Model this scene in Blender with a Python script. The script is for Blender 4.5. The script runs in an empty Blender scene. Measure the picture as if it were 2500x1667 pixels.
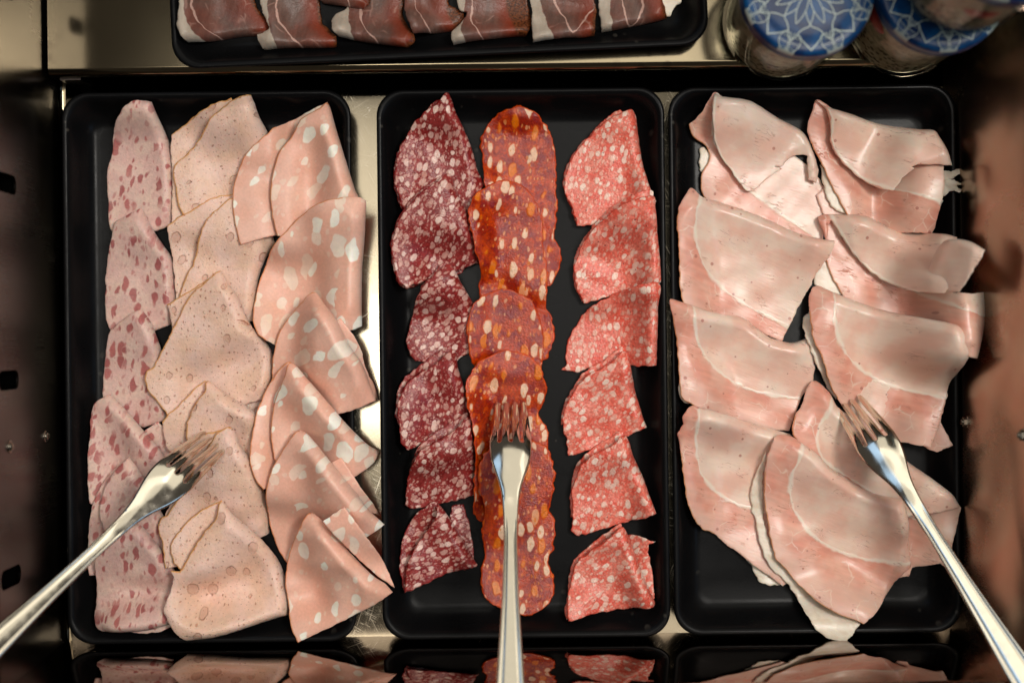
import bpy, math, random
import numpy as np
from mathutils import Vector, Matrix
from mathutils.geometry import delaunay_2d_cdt

# ------------------------------------------------------------------ camera, world, lamps
SC = bpy.context.scene
COL = SC.collection
D = 0.95                     # camera height above the well floor (metres)
K = 0.000241                 # metres of well floor per photograph pixel
ROLL = math.radians(-0.7)

cam_d = bpy.data.cameras.new("camera")
cam_d.sensor_width = 36.0
cam_d.lens = 36.0 * D / (2500 * K)
cam_d.clip_start, cam_d.clip_end = 0.01, 50.0
cam_d.dof.use_dof = True
cam_d.dof.focus_distance = D - 0.025
cam_d.dof.aperture_fstop = 3.6
cam = bpy.data.objects.new("camera", cam_d)
COL.objects.link(cam)
cam.location = (0, 0, D)
cam.rotation_euler = (0, 0, ROLL)
SC.camera = cam

W = bpy.data.worlds.new("World")
SC.world = W
W.use_nodes = True
W.node_tree.nodes["Background"].inputs[0].default_value = (1.0, 0.88, 0.76, 1)
W.node_tree.nodes["Background"].inputs[1].default_value = 0.06

def area(name, loc, target, sx, sy, power, color, spread=180):
    l = bpy.data.lights.new(name, 'AREA')
    l.shape = 'RECTANGLE'; l.size = sx; l.size_y = sy
    l.energy = power; l.color = color; l.spread = math.radians(spread)
    o = bpy.data.objects.new(name, l); COL.objects.link(o)
    o.location = loc
    o.rotation_euler = (Vector(target) - Vector(loc)).to_track_quat('-Z', 'Y').to_euler()
    return o
area("ceiling_lamp", (-0.235, 0.095, 1.75), (-0.06, 0.0, 0), 0.24, 0.20, 0.20, (1.0, 0.95, 0.865), 60)
area("ceiling_lamp", (0.62, 0.26, 1.70), (0.0, -0.04, 0), 0.34, 0.34, 2.5, (1.0, 0.95, 0.88), 70)
area("overhead_fill", (0.10, 0.16, 1.95), (0.03, -0.03, 0), 1.3, 0.70, 3.7, (1.0, 0.95, 0.87), 130)  # added soft fill that evens the overhead light, not a known fixture
area("fork_reflection_panel", (0.2, 1.7, 1.35), (0, 0, 0.05), 1.5, 1.0, 3.8, (1.0, 0.94, 0.80), 180)  # added warm panel, placed for the fork handles to mirror cream
area("fork_reflection_panel", (1.1, 1.3, 1.3), (0, 0, 0.05), 1.1, 0.9, 3.0, (1.0, 0.94, 0.80), 180)  # second added panel, aimed at the left fork's reflection
area("ceiling_lamp", (0.1, 1.2, 1.75), (0, 0, 0.05), 1.3, 1.0, 3.2, (1.0, 0.94, 0.80), 180)  # added too: brightens the reflection in the fork bowls, no known fixture
area("counter_window", (1.3, -0.45, 0.95), (0, 0, 0.02), 0.8, 0.7, 1.1, (0.42, 0.66, 1.0), 120)
area("far_window", (-0.9, 1.55, 1.5), (0, 0, 0.02), 0.6, 0.9, 1.0, (0.42, 0.66, 1.0), 120)

SC.view_settings.view_transform = 'Standard'
SC.view_settings.look = 'None'
SC.view_settings.exposure = 0.0
SC.view_settings.gamma = 1.0
SC.view_settings.use_curve_mapping = False
SC.render.engine = 'CYCLES'
SC.cycles.max_bounces = 10
SC.cycles.transmission_bounces = 8
SC.cycles.caustics_reflective = False
SC.cycles.caustics_refractive = False
SC.cycles.use_denoising = True

# ------------------------------------------------------------------ helpers
rng = np.random.default_rng(7)
CR, SR = math.cos(ROLL), math.sin(ROLL)
def px2w(p, z=0.0):
    """photo pixels -> world XY at height z (where the traced thing really lies)"""
    p = np.asarray(p, float).reshape(-1, 2)
    z = np.asarray(z, float)
    s = K * (D - z) / D
    dx = (p[:, 0] - 1250.0) * s; dy = (833.5 - p[:, 1]) * s
    return np.stack([dx * CR - dy * SR, dx * SR + dy * CR], 1)
def pt(px, py, z=0.0):
    q = px2w([(px, py)], z)[0]
    return Vector((q[0], q[1], z))

def lin(c):
    c = c / 255.0
    return c / 12.92 if c <= 0.04045 else ((c + 0.055) / 1.055) ** 2.4
def rgb(r, g, b, k=1.0):
    return (lin(r) * k, lin(g) * k, lin(b) * k, 1.0)

def tag(o, label=None, cat=None, group=None, kind=None):
    if label: o["label"] = label
    if cat: o["category"] = cat
    if group: o["group"] = group
    if kind: o["kind"] = kind
    return o
def empty(name, loc=(0, 0, 0)):
    o = bpy.data.objects.new(name, None); COL.objects.link(o)
    o.location = loc; o.empty_display_size = 0.01
    return o
def link(name, me, mats, parent=None, loc=None):
    o = bpy.data.objects.new(name, me); COL.objects.link(o)
    for m in (mats if isinstance(mats, (list, tuple)) else [mats]):
        me.materials.append(m)
    if loc is not None: o.location = loc
    if parent is not None: o.parent = parent
    return o
def mesh_from(verts, faces, name="mesh", smooth=True, sharp=None, mat_idx=None):
    me = bpy.data.meshes.new(name)
    me.from_pydata([tuple(v) for v in verts], [], [tuple(f) for f in faces])
    if mat_idx is not None:
        me.polygons.foreach_set("material_index", np.asarray(mat_idx, np.int32))
    me.polygons.foreach_set("use_smooth", [smooth] * len(me.polygons))
    me.validate(); me.update()
    if sharp: me.set_sharp_from_angle(angle=math.radians(sharp))
    return me

# ------------------------------------------------------------------ node helpers
class NT:
    def __init__(s, name):
        s.m = bpy.data.materials.new(name); s.m.use_nodes = True
        s.t = s.m.node_tree; s.N = s.t.nodes; s.L = s.t.links
        s.b = s.N["Principled BSDF"]
    def set(s, **k):
        for n, v in k.items():
            i = s.b.inputs[n.replace('_', ' ')]
            if hasattr(v, 'is_linked'): s.L.new(v, i)
            else: i.default_value = v
        return s
    def put(s, sock, v):
        if v is None: return
        if hasattr(v, 'is_linked'): s.L.new(v, sock)
        else:
            if hasattr(v, '__len__') and len(v) == 4 and sock.type == 'VECTOR': v = v[:3]
            sock.default_value = v
    def math(s, op, a, b=None, c=None, clamp=False):
        n = s.N.new('ShaderNodeMath'); n.operation = op; n.use_clamp = clamp
        s.put(n.inputs[0], a); s.put(n.inputs[1], b); s.put(n.inputs[2], c)
        return n.outputs[0]
    def mix(s, f, a, b, mode='MIX'):
        n = s.N.new('ShaderNodeMix'); n.data_type = 'RGBA'; n.blend_type = mode
        s.put(n.inputs[0], f); s.put(n.inputs[6], a); s.put(n.inputs[7], b)
        return n.outputs[2]
    def sstep(s, v, lo, hi, a=0.0, b=1.0):
        n = s.N.new('ShaderNodeMapRange'); n.interpolation_type = 'SMOOTHSTEP'
        s.put(n.inputs[0], v); s.put(n.inputs[1], lo); s.put(n.inputs[2], hi)
        s.put(n.inputs[3], a); s.put(n.inputs[4], b)
        return n.outputs[0]
    def attr(s, name):
        n = s.N.new('ShaderNodeAttribute'); n.attribute_name = name
        return n.outputs['Fac']
    def uv(s):
        n = s.N.new('ShaderNodeUVMap'); n.uv_map = "UVMap"; return n.outputs[0]
    def obj(s):
        return s.N.new('ShaderNodeTexCoord').outputs['Object']
    def mapping(s, v, scale=(1, 1, 1), rot=0.0, loc=(0, 0, 0)):
        n = s.N.new('ShaderNodeMapping'); s.put(n.inputs[0], v)
        n.inputs['Scale'].default_value = scale; n.inputs['Rotation'].default_value = (0, 0, rot)
        n.inputs['Location'].default_value = loc
        return n.outputs[0]
    def noise(s, v, scale, detail=2.0, rough=0.5, dist=0.0, out=0):
        n = s.N.new('ShaderNodeTexNoise'); s.put(n.inputs['Vector'], v)
        n.inputs['Scale'].default_value = scale; n.inputs['Detail'].default_value = detail
        n.inputs['Roughness'].default_value = rough; n.inputs['Distortion'].default_value = dist
        return n.outputs[out]
    def warp(s, v, scale, amt, detail=1.0):
        c = s.noise(v, scale, detail, out=1)
        n = s.N.new('ShaderNodeVectorMath'); n.operation = 'SUBTRACT'
        s.L.new(c, n.inputs[0]); n.inputs[1].default_value = (.5, .5, .5)
        m = s.N.new('ShaderNodeVectorMath'); m.operation = 'MULTIPLY_ADD'
        s.L.new(n.outputs[0], m.inputs[0]); m.inputs[1].default_value = (amt, amt, amt); s.L.new(v, m.inputs[2])
        return m.outputs[0]
    def voro(s, v, scale, feature='F1', rand=1.0):
        n = s.N.new('ShaderNodeTexVoronoi'); n.feature = feature; n.voronoi_dimensions = '2D'
        s.put(n.inputs['Vector'], v); n.inputs['Scale'].default_value = scale
        n.inputs['Randomness'].default_value = rand
        return n
    def sep(s, c):
        n = s.N.new('ShaderNodeSeparateColor'); s.L.new(c, n.inputs[0]); return n.outputs
    def blobs(s, v, scale, rmin, rmax, keep=1.0, soft=0.06, rand=1.0):
        """mask of separate rounded chunks of varying size; also returns a per-chunk random value"""
        n = s.voro(v, scale, 'F1', rand)
        r, g, b = s.sep(n.outputs['Color'])[:3]
        rad = s.math('MULTIPLY_ADD', r, rmax - rmin, rmin)
        k = s.math('LESS_THAN', g, keep)
        d = s.math('SUBTRACT', rad, n.outputs['Distance'])
        m = s.sstep(d, -soft, soft)
        return s.math('MULTIPLY', m, k), b
    def bump(s, h, strength=0.3, dist=0.001, nrm=None):
        n = s.N.new('ShaderNodeBump'); n.inputs['Strength'].default_value = strength
        n.inputs['Distance'].default_value = dist
        s.L.new(h, n.inputs['Height'])
        if nrm is not None: s.L.new(nrm, n.inputs['Normal'])
        s.L.new(n.outputs[0], s.b.inputs['Normal'])
        return n.outputs[0]
def meat(t, color, rough=0.42, sss=0.3, spec=0.4, sat=1.05, tone=.08):
    # small natural difference from slice to slice
    hs = t.N.new('ShaderNodeHueSaturation'); oi = t.N.new('ShaderNodeObjectInfo')
    hs.inputs['Saturation'].default_value = sat
    t.L.new(t.math('MULTIPLY_ADD', oi.outputs['Random'], tone, 1.0 - tone * .4), hs.inputs['Value'])
    t.put(hs.inputs['Color'], color); color = hs.outputs[0]
    t.set(Base_Color=color, Roughness=rough)
    t.b.inputs['Subsurface Weight'].default_value = sss
    t.b.inputs['Subsurface Radius'].default_value = (1.0, 0.35, 0.22)
    t.b.inputs['Subsurface Scale'].default_value = 0.0028
    t.b.inputs['Specular IOR Level'].default_value = spec
    return t.m

# ------------------------------------------------------------------ meat materials (UV in centimetres)
def rim(t, col, rimcol, width=0.5, amount=0.8):
    e = t.attr('edge'); n = t.noise(t.uv(), 2.2, 2)
    w = t.math('MULTIPLY', n, 2 * width)
    f = t.sstep(e, 0.15, w, amount, 0.0)
    return t.mix(f, col, rimcol)
def vary(t, uv, col, scale, a=0.86, b=1.12, seed=0.0):
    n = t.noise(t.mapping(uv, loc=(seed, seed * 1.7, 0)), scale, 3)
    g = t.sstep(n, 0.3, 0.7, a, b)
    m = t.N.new('ShaderNodeVectorMath'); m.operation = 'SCALE'
    t.put(m.inputs[0], col); t.put(m.inputs['Scale'], g)
    return m.outputs[0]

def m_ham_sausage():
    t = NT("ham_sausage"); uv = t.uv()
    base = vary(t, uv, t.mix(t.sstep(t.noise(uv, 0.9, 3), .38, .66), rgb(226, 188, 178), rgb(232, 200, 186)), 5, .93, 1.05)
    w = t.warp(t.warp(uv, 1.1, 0.55), 5, 0.12)
    clump = t.sstep(t.noise(uv, 0.55, 1), .36, .52)
    e1 = t.mapping(w, (2.0, 1.0, 1))
    m1, r1 = t.blobs(e1, .98, 0.12, 0.42, .74, .085)
    m2, r2 = t.blobs(t.mapping(w, (1.9, 1, 1), loc=(3, 7, 0)), 2.0, 0.10, 0.38, .55, .11)
    red = t.mix(r1, rgb(158, 78, 80), rgb(188, 112, 108))
    m1 = t.math('MULTIPLY', m1, t.sstep(clump, 0, 1, .35, 1.0))
    c = t.mix(t.math('MULTIPLY', m1, .88), base, vary(t, uv, red, 9, .88, 1.12))
    c = t.mix(t.math('MULTIPLY', m2, t.math('MULTIPLY', r2, .75)), c, rgb(186, 112, 110))
    sp, _ = t.blobs(t.mapping(uv, loc=(9, 2, 0)), 7, .08, .2, .3, .05)
    c = t.mix(t.math('MULTIPLY', sp, .35), c, rgb(170, 95, 92))
    h = t.math('ADD', t.noise(uv, 9, 4), t.math('MULTIPLY', m1, -.25))
    t.bump(h, .22, .0012)
    return meat(t, c)

def m_poultry():
    t = NT("poultry_sausage"); uv = t.uv()
    base = vary(t, uv, t.mix(t.sstep(t.noise(uv, .6, 3), .35, .65), rgb(235, 197, 175), rgb(241, 205, 190)), 4, .95, 1.04)
    w = t.warp(uv, 4, .14)
    pit, rp = t.blobs(t.mapping(w, (1.35, 1, 1)), .72, .06, .26, .34, .02)
    ring = t.math('SUBTRACT', t.blobs(t.mapping(w, (1.35, 1, 1)), .72, .095, .295, .34, .03)[0], pit)
    sm, rs = t.blobs(t.mapping(w, (1.3, 1, 1), loc=(4, 1, 0)), 2.6, .04, .19, .42, .03)
    tiny, rt = t.blobs(t.mapping(uv, loc=(8, 3, 0)), 5.5, .05, .16, .45, .04)
    c = t.mix(t.math('MULTIPLY', pit, .45), base, rgb(196, 154, 134))
    c = t.mix(t.math('MULTIPLY', ring, .5), c, rgb(172, 122, 100))
    c = t.mix(t.math('MULTIPLY', sm, .62), c, t.mix(rs, rgb(150, 96, 78), rgb(196, 142, 118)))
    c = t.mix(t.math('MULTIPLY', tiny, .6), c, t.mix(t.math('GREATER_THAN', rt, .82), rgb(176, 116, 92), rgb(95, 62, 52)))
    c = rim(t, c, rgb(216, 156, 92), 1.15, .95)
    h = t.math('SUBTRACT', t.math('MULTIPLY', t.noise(uv, 8, 4), .35), t.math('ADD', t.math('MULTIPLY', pit, .9), t.math('MULTIPLY', sm, .6)))
    t.bump(h, .6, .0016)
    return meat(t, c)

def m_mortadella():
    t = NT("mortadella"); uv = t.uv()
    base = vary(t, uv, t.mix(t.sstep(t.noise(uv, .5, 2), .35, .65), rgb(236, 182, 161), rgb(240, 192, 173)), 6, .96, 1.04)
    w = t.warp(t.warp(uv, .8, .8), 3.0, .16)
    m1, r1 = t.blobs(t.mapping(w, (1.45, .9, 1)), .74, .12, .46, .70, .035)
    m2, r2 = t.blobs(t.mapping(w, (1.5, 1, 1), loc=(5, 2, 0)), 1.5, .10, .30, .35, .03)
    fat = t.mix(r1, rgb(253, 243, 230), rgb(246, 222, 202))
    a1 = t.sstep(r1, .2, .9, 1.0, .6)
    c = t.mix(t.math('MULTIPLY', m2, .5), base, rgb(240, 212, 194))
    c = t.mix(t.math('MULTIPLY', m1, a1), c, vary(t, uv, fat, 4, .95, 1.03))
    sp, _ = t.blobs(t.mapping(uv, loc=(2, 9, 0)), 6.5, .05, .13, .32, .04)
    c = t.mix(t.math('MULTIPLY', sp, .3), c, rgb(190, 110, 94))
    c = rim(t, c, rgb(216, 138, 88), .9, .9)
    t.bump(t.math('ADD', t.math('MULTIPLY', t.noise(uv, 10, 3), .3), t.math('MULTIPLY', m1, -.35)), .2, .001)
    return meat(t, c)

def m_salami(name, base1, base2, fat1, fat2, dark, cover, spec_red):
    t = NT(name); uv = t.uv()
    w = t.warp(t.warp(uv, 1.4, .30), 7, .06)
    n0 = t.noise(uv, 1.3, 3)
    base = vary(t, uv, t.mix(t.sstep(n0, .35, .65), base1, base2), 7, .80, 1.15)
    base = t.mix(t.math('MULTIPLY', t.sstep(t.noise(t.mapping(uv, (1.8, .8, 1)), 3.2, 2), .55, .68), .55), base, dark)
    m1, r1 = t.blobs(t.mapping(w, (1.35, .95, 1)), 1.95, .15, .46, cover, .09)
    m2, r2 = t.blobs(t.mapping(w, (1.5, .9, 1), loc=(3.3, 1.2, 0)), 3.3, .15, .45, cover * .8, .09)
    m3, r3 = t.blobs(t.mapping(w, (1.2, 1, 1), loc=(7.1, 5, 0)), 6.0, .12, .4, .5, .1)
    fat = t.mix(r1, fat1, fat2)
    c = t.mix(t.math('MULTIPLY', m3, .40), base, fat2)
    c = t.mix(t.math('MULTIPLY', m2, t.sstep(r2, 0, 1, .5, .85)), c, fat2)
    c = t.mix(t.math('MULTIPLY', m1, t.sstep(r1, 0, 1, .98, .7)), c, vary(t, uv, fat, 6, .88, 1.06))
    pit, _ = t.blobs(t.mapping(uv, loc=(1, 6, 0)), 2.6, .03, .11, .12, .03)
    c = t.mix(t.math('MULTIPLY', pit, .8), c, rgb(70, 18, 16))
    c = rim(t, c, spec_red, .5, .75)
    h = t.math('ADD', t.noise(uv, 8, 4), t.math('MULTIPLY', t.math('ADD', m1, m2), .35))
    t.bump(h, .35, .0012)
    return meat(t, c, .33, .15, .55, 1.06, .10)

def m_chorizo():
    t = NT("chorizo"); uv = t.uv()
    w = t.warp(t.warp(uv, 1.2, .35), 6, .08)
    n0 = t.noise(uv, 1.1, 3, .6)
    base = t.mix(t.sstep(n0, .40, .60), rgb(144, 54, 46), rgb(184, 68, 38))
    base = t.mix(t.math('MULTIPLY', t.sstep(t.noise(t.mapping(uv, loc=(4, 4, 0)), 1.5, 2), .54, .64), .7), base, rgb(132, 62, 64))
    base = vary(t, uv, base, 8, .75, 1.2)
    red, _ = t.blobs(t.mapping(w, (1.5, .8, 1), loc=(6, 2, 0)), 2.0, .1, .4, .5, .12)
    c = t.mix(t.math('MULTIPLY', red, .55), base, rgb(212, 86, 30))
    halo, _ = t.blobs(t.mapping(w, (1.7, .85, 1)), 1.0, .22, .48, .7, .09)
    c = t.mix(t.math('MULTIPLY', halo, .5), c, rgb(214, 88, 36))
    m1, r1 = t.blobs(t.mapping(w, (1.7, .85, 1)), 1.0, .12, .42, .74, .06)
    fat = t.mix(t.sstep(r1, .28, .48), rgb(222, 126, 62), rgb(236, 204, 178))
    c = t.mix(t.math('MULTIPLY', m1, .95), c, vary(t, uv, fat, 5, .88, 1.08))
    m2, r2 = t.blobs(t.mapping(w, (1.5, .85, 1), loc=(2.5, 8, 0)), 3.2, .1, .38, .30, .06)
    c = t.mix(t.math('MULTIPLY', m2, .7), c, t.mix(r2, rgb(214, 116, 50), rgb(222, 176, 142)))
    c = rim(t, c, rgb(206, 74, 26), 1.3, .9)
    h = t.math('ADD', t.noise(uv, 7, 5, .6), t.math('MULTIPLY', m1, .4))
    t.bump(h, .5, .0014)
    return meat(t, c, .24, .12, .65, 1.15, .2)

def m_cooked_ham():
    t = NT("cooked_ham"); uv = t.uv()
    f = t.math('ADD', t.attr('fat'), t.math('MULTIPLY', t.math('SUBTRACT', t.noise(uv, 1.6, 3), .5), 2.2))
    fiber = t.mapping(uv, (.55, 3.2, 1), rot=.25)
    n0 = t.noise(uv, .55, 3)
    pale = t.mix(t.sstep(n0, .36, .64), rgb(244, 215, 198), rgb(239, 194, 176))
    pale = vary(t, fiber, pale, 1.2, .98, 1.025)
    pink = t.mix(t.sstep(t.noise(uv, .8, 2), .35, .65), rgb(228, 162, 143), rgb(236, 184, 165))
    pink = vary(t, fiber, pink, 1.0, .93, 1.06)
    # zone of the darker muscle beside the fat seam, dissolving away from it
    side = t.sstep(f, -.4, .6)
    c = t.mix(side, pink, pale)
    far = t.sstep(t.math('ADD', t.attr('fat'), t.math('MULTIPLY', t.noise(uv, .7, 2), 12)), -14, -4, .55, 0)
    c = t.mix(far, c, rgb(236, 200, 184))
    # marbling veins in the pink muscle
    v = t.voro(t.warp(t.warp(uv, 1.2, .7), 5, .12), .95, 'DISTANCE_TO_EDGE')
    vein = t.math('MULTIPLY', t.sstep(v.outputs['Distance'], .0, .05, 1, 0), t.sstep(t.noise(t.mapping(uv, loc=(3, 3, 0)), .9, 2), .48, .62))
    c = t.mix(t.math('MULTIPLY', vein, t.sstep(side, 0, 1, .65, .22)), c, rgb(246, 222, 206))
    # the white seam itself
    wd = t.sstep(t.noise(t.mapping(uv, loc=(6, 1, 0)), .9, 2), .32, .68, .45, 2.3)
    seam = t.sstep(t.math('ABSOLUTE', f), t.math('MULTIPLY', wd, .15), wd, 1, 0)
    c = t.mix(t.math('MULTIPLY', seam, .78), c, rgb(248, 232, 216))
    # short dark cracks running with the grain
    ck = t.noise(t.mapping(t.warp(uv, 1.5, .3), (.55, 4.2, 1), rot=.2), 1.3, 2)
    gate = t.sstep(t.noise(t.mapping(uv, loc=(9, 4, 0)), .8, 1), .56, .64)
    crack = t.math('MULTIPLY', t.sstep(t.math('ABSOLUTE', t.math('SUBTRACT', ck, .5)), .0, .018, 1, 0), gate)
    c = t.mix(t.math('MULTIPLY', crack, .55), c, rgb(160, 92, 72))
    dot, _ = t.blobs(t.mapping(uv, loc=(2, 5, 0)), .9, .03, .09, .22, .02)
    c = t.mix(t.math('MULTIPLY', dot, .7), c, rgb(176, 110, 98))
    c = rim(t, c, rgb(212, 146, 96), .7, .85)
    h = t.math('SUBTRACT', t.math('MULTIPLY', t.noise(fiber, 3, 3), .3), t.math('MULTIPLY', crack, 1.2))
    t.bump(t.math('ADD', h, t.math('MULTIPLY', seam, .3)), .35, .001)
    return meat(t, c, .32, .35, .55, 1.04, .05)

def m_fat():
    t = NT("white_fat"); uv = t.uv()
    n = t.noise(t.mapping(uv, (1, 2.4, 1)), 1.1, 3)
    c = t.mix(t.sstep(n, .4, .66), rgb(240, 226, 208), rgb(226, 208, 186))
    t.bump(t.noise(uv, 4, 4), .25, .001)
    return meat(t, c, .35, .2, .5, 1.0, .03)

def m_cured():
    t = NT("cured_ham"); uv = t.uv()
    wob = t.math('MULTIPLY', t.math('SUBTRACT', t.noise(uv, 1.3, 3), .5), 4.0)
    fr = t.math('ADD', t.attr('fat'), wob)          # fat rind on the -side
    fib = t.mapping(uv, (3.0, .7, 1), rot=.3)
    mu = t.mix(t.sstep(t.noise(uv, .6, 3), .38, .62), rgb(102, 76, 67), rgb(114, 71, 60))
    mu = vary(t, fib, mu, 1.4, .86, 1.14)
    edge = t.math('ADD', t.attr('crust'), t.math('MULTIPLY', wob, .5))
    mu = t.mix(t.sstep(edge, 2, 13, .85, 0), mu, rgb(128, 48, 24))
    f2 = t.math('ADD', t.attr('fat2'), t.math('MULTIPLY', wob, .8))
    wd = t.sstep(t.noise(t.mapping(uv, loc=(5, 2, 0)), .8, 2), .35, .7, .25, 1.0)
    st = t.sstep(t.math('ABSOLUTE', f2), t.math('MULTIPLY', wd, .45), wd, .9, 0)
    c = t.mix(st, mu, rgb(196, 158, 144))
    v = t.voro(t.warp(uv, .9, .9), .55, 'DISTANCE_TO_EDGE')
    vein = t.math('MULTIPLY', t.sstep(v.outputs['Distance'], 0, .05, 1, 0), t.sstep(t.noise(t.mapping(uv, loc=(1, 8, 0)), 1.0, 2), .5, .62))
    c = t.mix(t.math('MULTIPLY', vein, .45), c, rgb(176, 134, 120))
    c = t.mix(t.sstep(fr, -.3, .3, 1, 0), c, vary(t, fib, rgb(178, 163, 147), 1.0, .9, 1.06))
    e2 = t.math('ADD', t.attr('crust'), t.math('MULTIPLY', t.math('SUBTRACT', t.noise(uv, 5, 4), .5), 2.6))
    c = t.mix(t.sstep(e2, .4, 3.0, .95, 0), c, vary(t, uv, rgb(92, 48, 22), 9, .3, 1.7))
    t.bump(t.noise(uv, 6, 4), .3, .0012)
    return meat(t, c, .4, .12, .4, 1.0, .06)

M = {}
M['ham_sausage'] = m_ham_sausage()
M['poultry'] = m_poultry()
M['mortadella'] = m_mortadella()
M['dark_salami'] = m_salami("dark_salami", rgb(130, 44, 44), rgb(152, 64, 62), rgb(232, 200, 188), rgb(208, 158, 146), rgb(108, 34, 30), .72, rgb(140, 34, 30))
M['light_salami'] = m_salami("light_salami", rgb(226, 108, 94), rgb(234, 140, 124), rgb(246, 220, 204), rgb(236, 186, 168), rgb(198, 98, 80), .62, rgb(206, 66, 50))
M['chorizo'] = m_chorizo()
M['cooked_ham'] = m_cooked_ham()
M['fat'] = m_fat()
M['cured'] = m_cured()

# ------------------------------------------------------------------ other materials
def m_tray():
    t = NT("black_melamine"); o = t.obj()
    n = t.noise(o, 40, 3)
    cr, _ = t.blobs(t.warp(o, 90, .003), 170, .05, .30, .5, .08)
    wh = t.sstep(t.noise(t.mapping(o, loc=(3, 1, 0)), 26, 2), .60, .68)
    cr = t.math('MULTIPLY', cr, wh)
    smear = t.sstep(t.noise(t.mapping(o, (1, 2.2, 1), rot=.4), 14, 4, .6), .35, .7, .25, .40)
    t.set(Base_Color=t.mix(t.math('MULTIPLY', cr, .6), t.mix(n, rgb(11, 11, 12), rgb(16, 16, 17)), rgb(74, 70, 64)), Roughness=smear)
    t.b.inputs['Specular IOR Level'].default_value = .08
    t.bump(t.noise(o, 900, 2), .08, .0003)
    return t.m
M['tray'] = m_tray()

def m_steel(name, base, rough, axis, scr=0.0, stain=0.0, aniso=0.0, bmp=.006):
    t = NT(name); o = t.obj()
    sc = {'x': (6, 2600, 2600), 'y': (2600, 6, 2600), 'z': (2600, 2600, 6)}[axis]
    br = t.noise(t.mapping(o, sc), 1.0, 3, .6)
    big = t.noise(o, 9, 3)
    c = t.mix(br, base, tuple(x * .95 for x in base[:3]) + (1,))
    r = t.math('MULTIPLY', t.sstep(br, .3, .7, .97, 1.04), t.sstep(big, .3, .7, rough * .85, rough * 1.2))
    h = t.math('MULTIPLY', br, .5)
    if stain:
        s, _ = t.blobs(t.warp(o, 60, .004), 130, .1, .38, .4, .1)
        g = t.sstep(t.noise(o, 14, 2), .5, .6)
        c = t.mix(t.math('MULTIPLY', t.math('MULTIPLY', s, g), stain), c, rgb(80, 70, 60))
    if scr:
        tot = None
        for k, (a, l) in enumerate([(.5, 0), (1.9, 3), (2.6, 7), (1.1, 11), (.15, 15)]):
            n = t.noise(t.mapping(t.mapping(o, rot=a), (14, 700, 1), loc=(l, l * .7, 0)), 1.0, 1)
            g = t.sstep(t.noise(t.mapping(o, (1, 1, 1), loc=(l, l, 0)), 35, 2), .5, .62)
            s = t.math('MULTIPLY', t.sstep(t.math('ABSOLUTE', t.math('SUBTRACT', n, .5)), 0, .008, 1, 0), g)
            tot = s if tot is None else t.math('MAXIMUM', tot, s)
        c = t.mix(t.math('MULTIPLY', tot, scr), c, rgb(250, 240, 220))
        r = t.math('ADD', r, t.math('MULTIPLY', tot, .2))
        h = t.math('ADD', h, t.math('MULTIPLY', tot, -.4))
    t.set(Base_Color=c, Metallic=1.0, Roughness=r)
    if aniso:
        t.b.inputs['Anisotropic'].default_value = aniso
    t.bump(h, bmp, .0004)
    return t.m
M['floor'] = m_steel("scratched_steel", rgb(150, 140, 120), .15, 'y', .45, .15)
M['shelf'] = m_steel("shelf_steel", rgb(130, 119, 97), .10, 'x', 0, .6, bmp=.0)
M['side'] = m_steel("brushed_side_steel", rgb(168, 144, 126), .24, 'z')
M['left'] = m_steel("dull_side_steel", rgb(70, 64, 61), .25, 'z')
M['front'] = m_steel("mirror_steel", rgb(146, 130, 120), .035, 'x')
M['bolt'] = m_steel("bolt_steel", rgb(150, 145, 135), .25, 'x')
def m_fork():
    t = NT("polished_fork_steel"); o = t.obj()
    n = t.noise(t.mapping(o, (30, 30, 30)), 6, 3)
    t.set(Base_Color=rgb(226, 218, 202), Metallic=1.0, Roughness=t.sstep(n, .3, .7, .09, .16))
    return t.m
M['fork'] = m_fork()
def flat(name, col, rough=.5, **k):
    t = NT(name); o = t.obj()
    t.set(Base_Color=vary(t, o, col, 120, .9, 1.08), Roughness=rough)
    for n, v in k.items(): t.b.inputs[n.replace('_', ' ')].default_value = v
    return t.m
M['stamp'] = flat("stamped_shadow", rgb(88, 84, 80), .4, Metallic=1.0)
M['dark'] = flat("cavity_shade", (.0015, .0015, .0015, 1), 1.0, Specular_IOR_Level=0.0)  # near-black colour stands in for shade inside the slots and under the shelf
def m_blue():
    t = NT("blue_watercolour_enamel"); o = t.obj()
    n = t.noise(o, 75, 4, .6, .6)
    c = t.mix(t.sstep(n, .35, .65), rgb(4, 32, 70), rgb(10, 66, 112))
    t.set(Base_Color=c, Roughness=.32)
    t.b.inputs['Specular IOR Level'].default_value = .2
    return t.m
M['blue'] = m_blue()
M['cream'] = flat("cream_enamel", rgb(164, 174, 168), .35, Specular_IOR_Level=.2)
def m_glass():
    # thin clear glass wall: fresnel reflection over straight transmission
    t = NT("clear_glass"); t.N.remove(t.b)
    out = t.N["Material Output"]
    tr = t.N.new('ShaderNodeBsdfTransparent'); tr.inputs[0].default_value = (.90, .93, .90, 1)
    gl = t.N.new('ShaderNodeBsdfGlossy'); gl.inputs['Roughness'].default_value = .03
    ge = t.N.new('ShaderNodeNewGeometry')
    dp = t.N.new('ShaderNodeVectorMath'); dp.operation = 'DOT_PRODUCT'
    t.L.new(ge.outputs['Normal'], dp.inputs[0]); t.L.new(ge.outputs['Incoming'], dp.inputs[1])
    k = t.math('POWER', t.math('SUBTRACT', 1.0, t.math('ABSOLUTE', dp.outputs['Value'])), 5.0)
    f = t.math('MULTIPLY_ADD', k, .35, .035)
    mx = t.N.new('ShaderNodeMixShader')
    t.L.new(f, mx.inputs[0]); t.L.new(tr.outputs[0], mx.inputs[1]); t.L.new(gl.outputs[0], mx.inputs[2])
    t.L.new(mx.outputs[0], out.inputs[0])
    return t.m
M['glass'] = m_glass()
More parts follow.
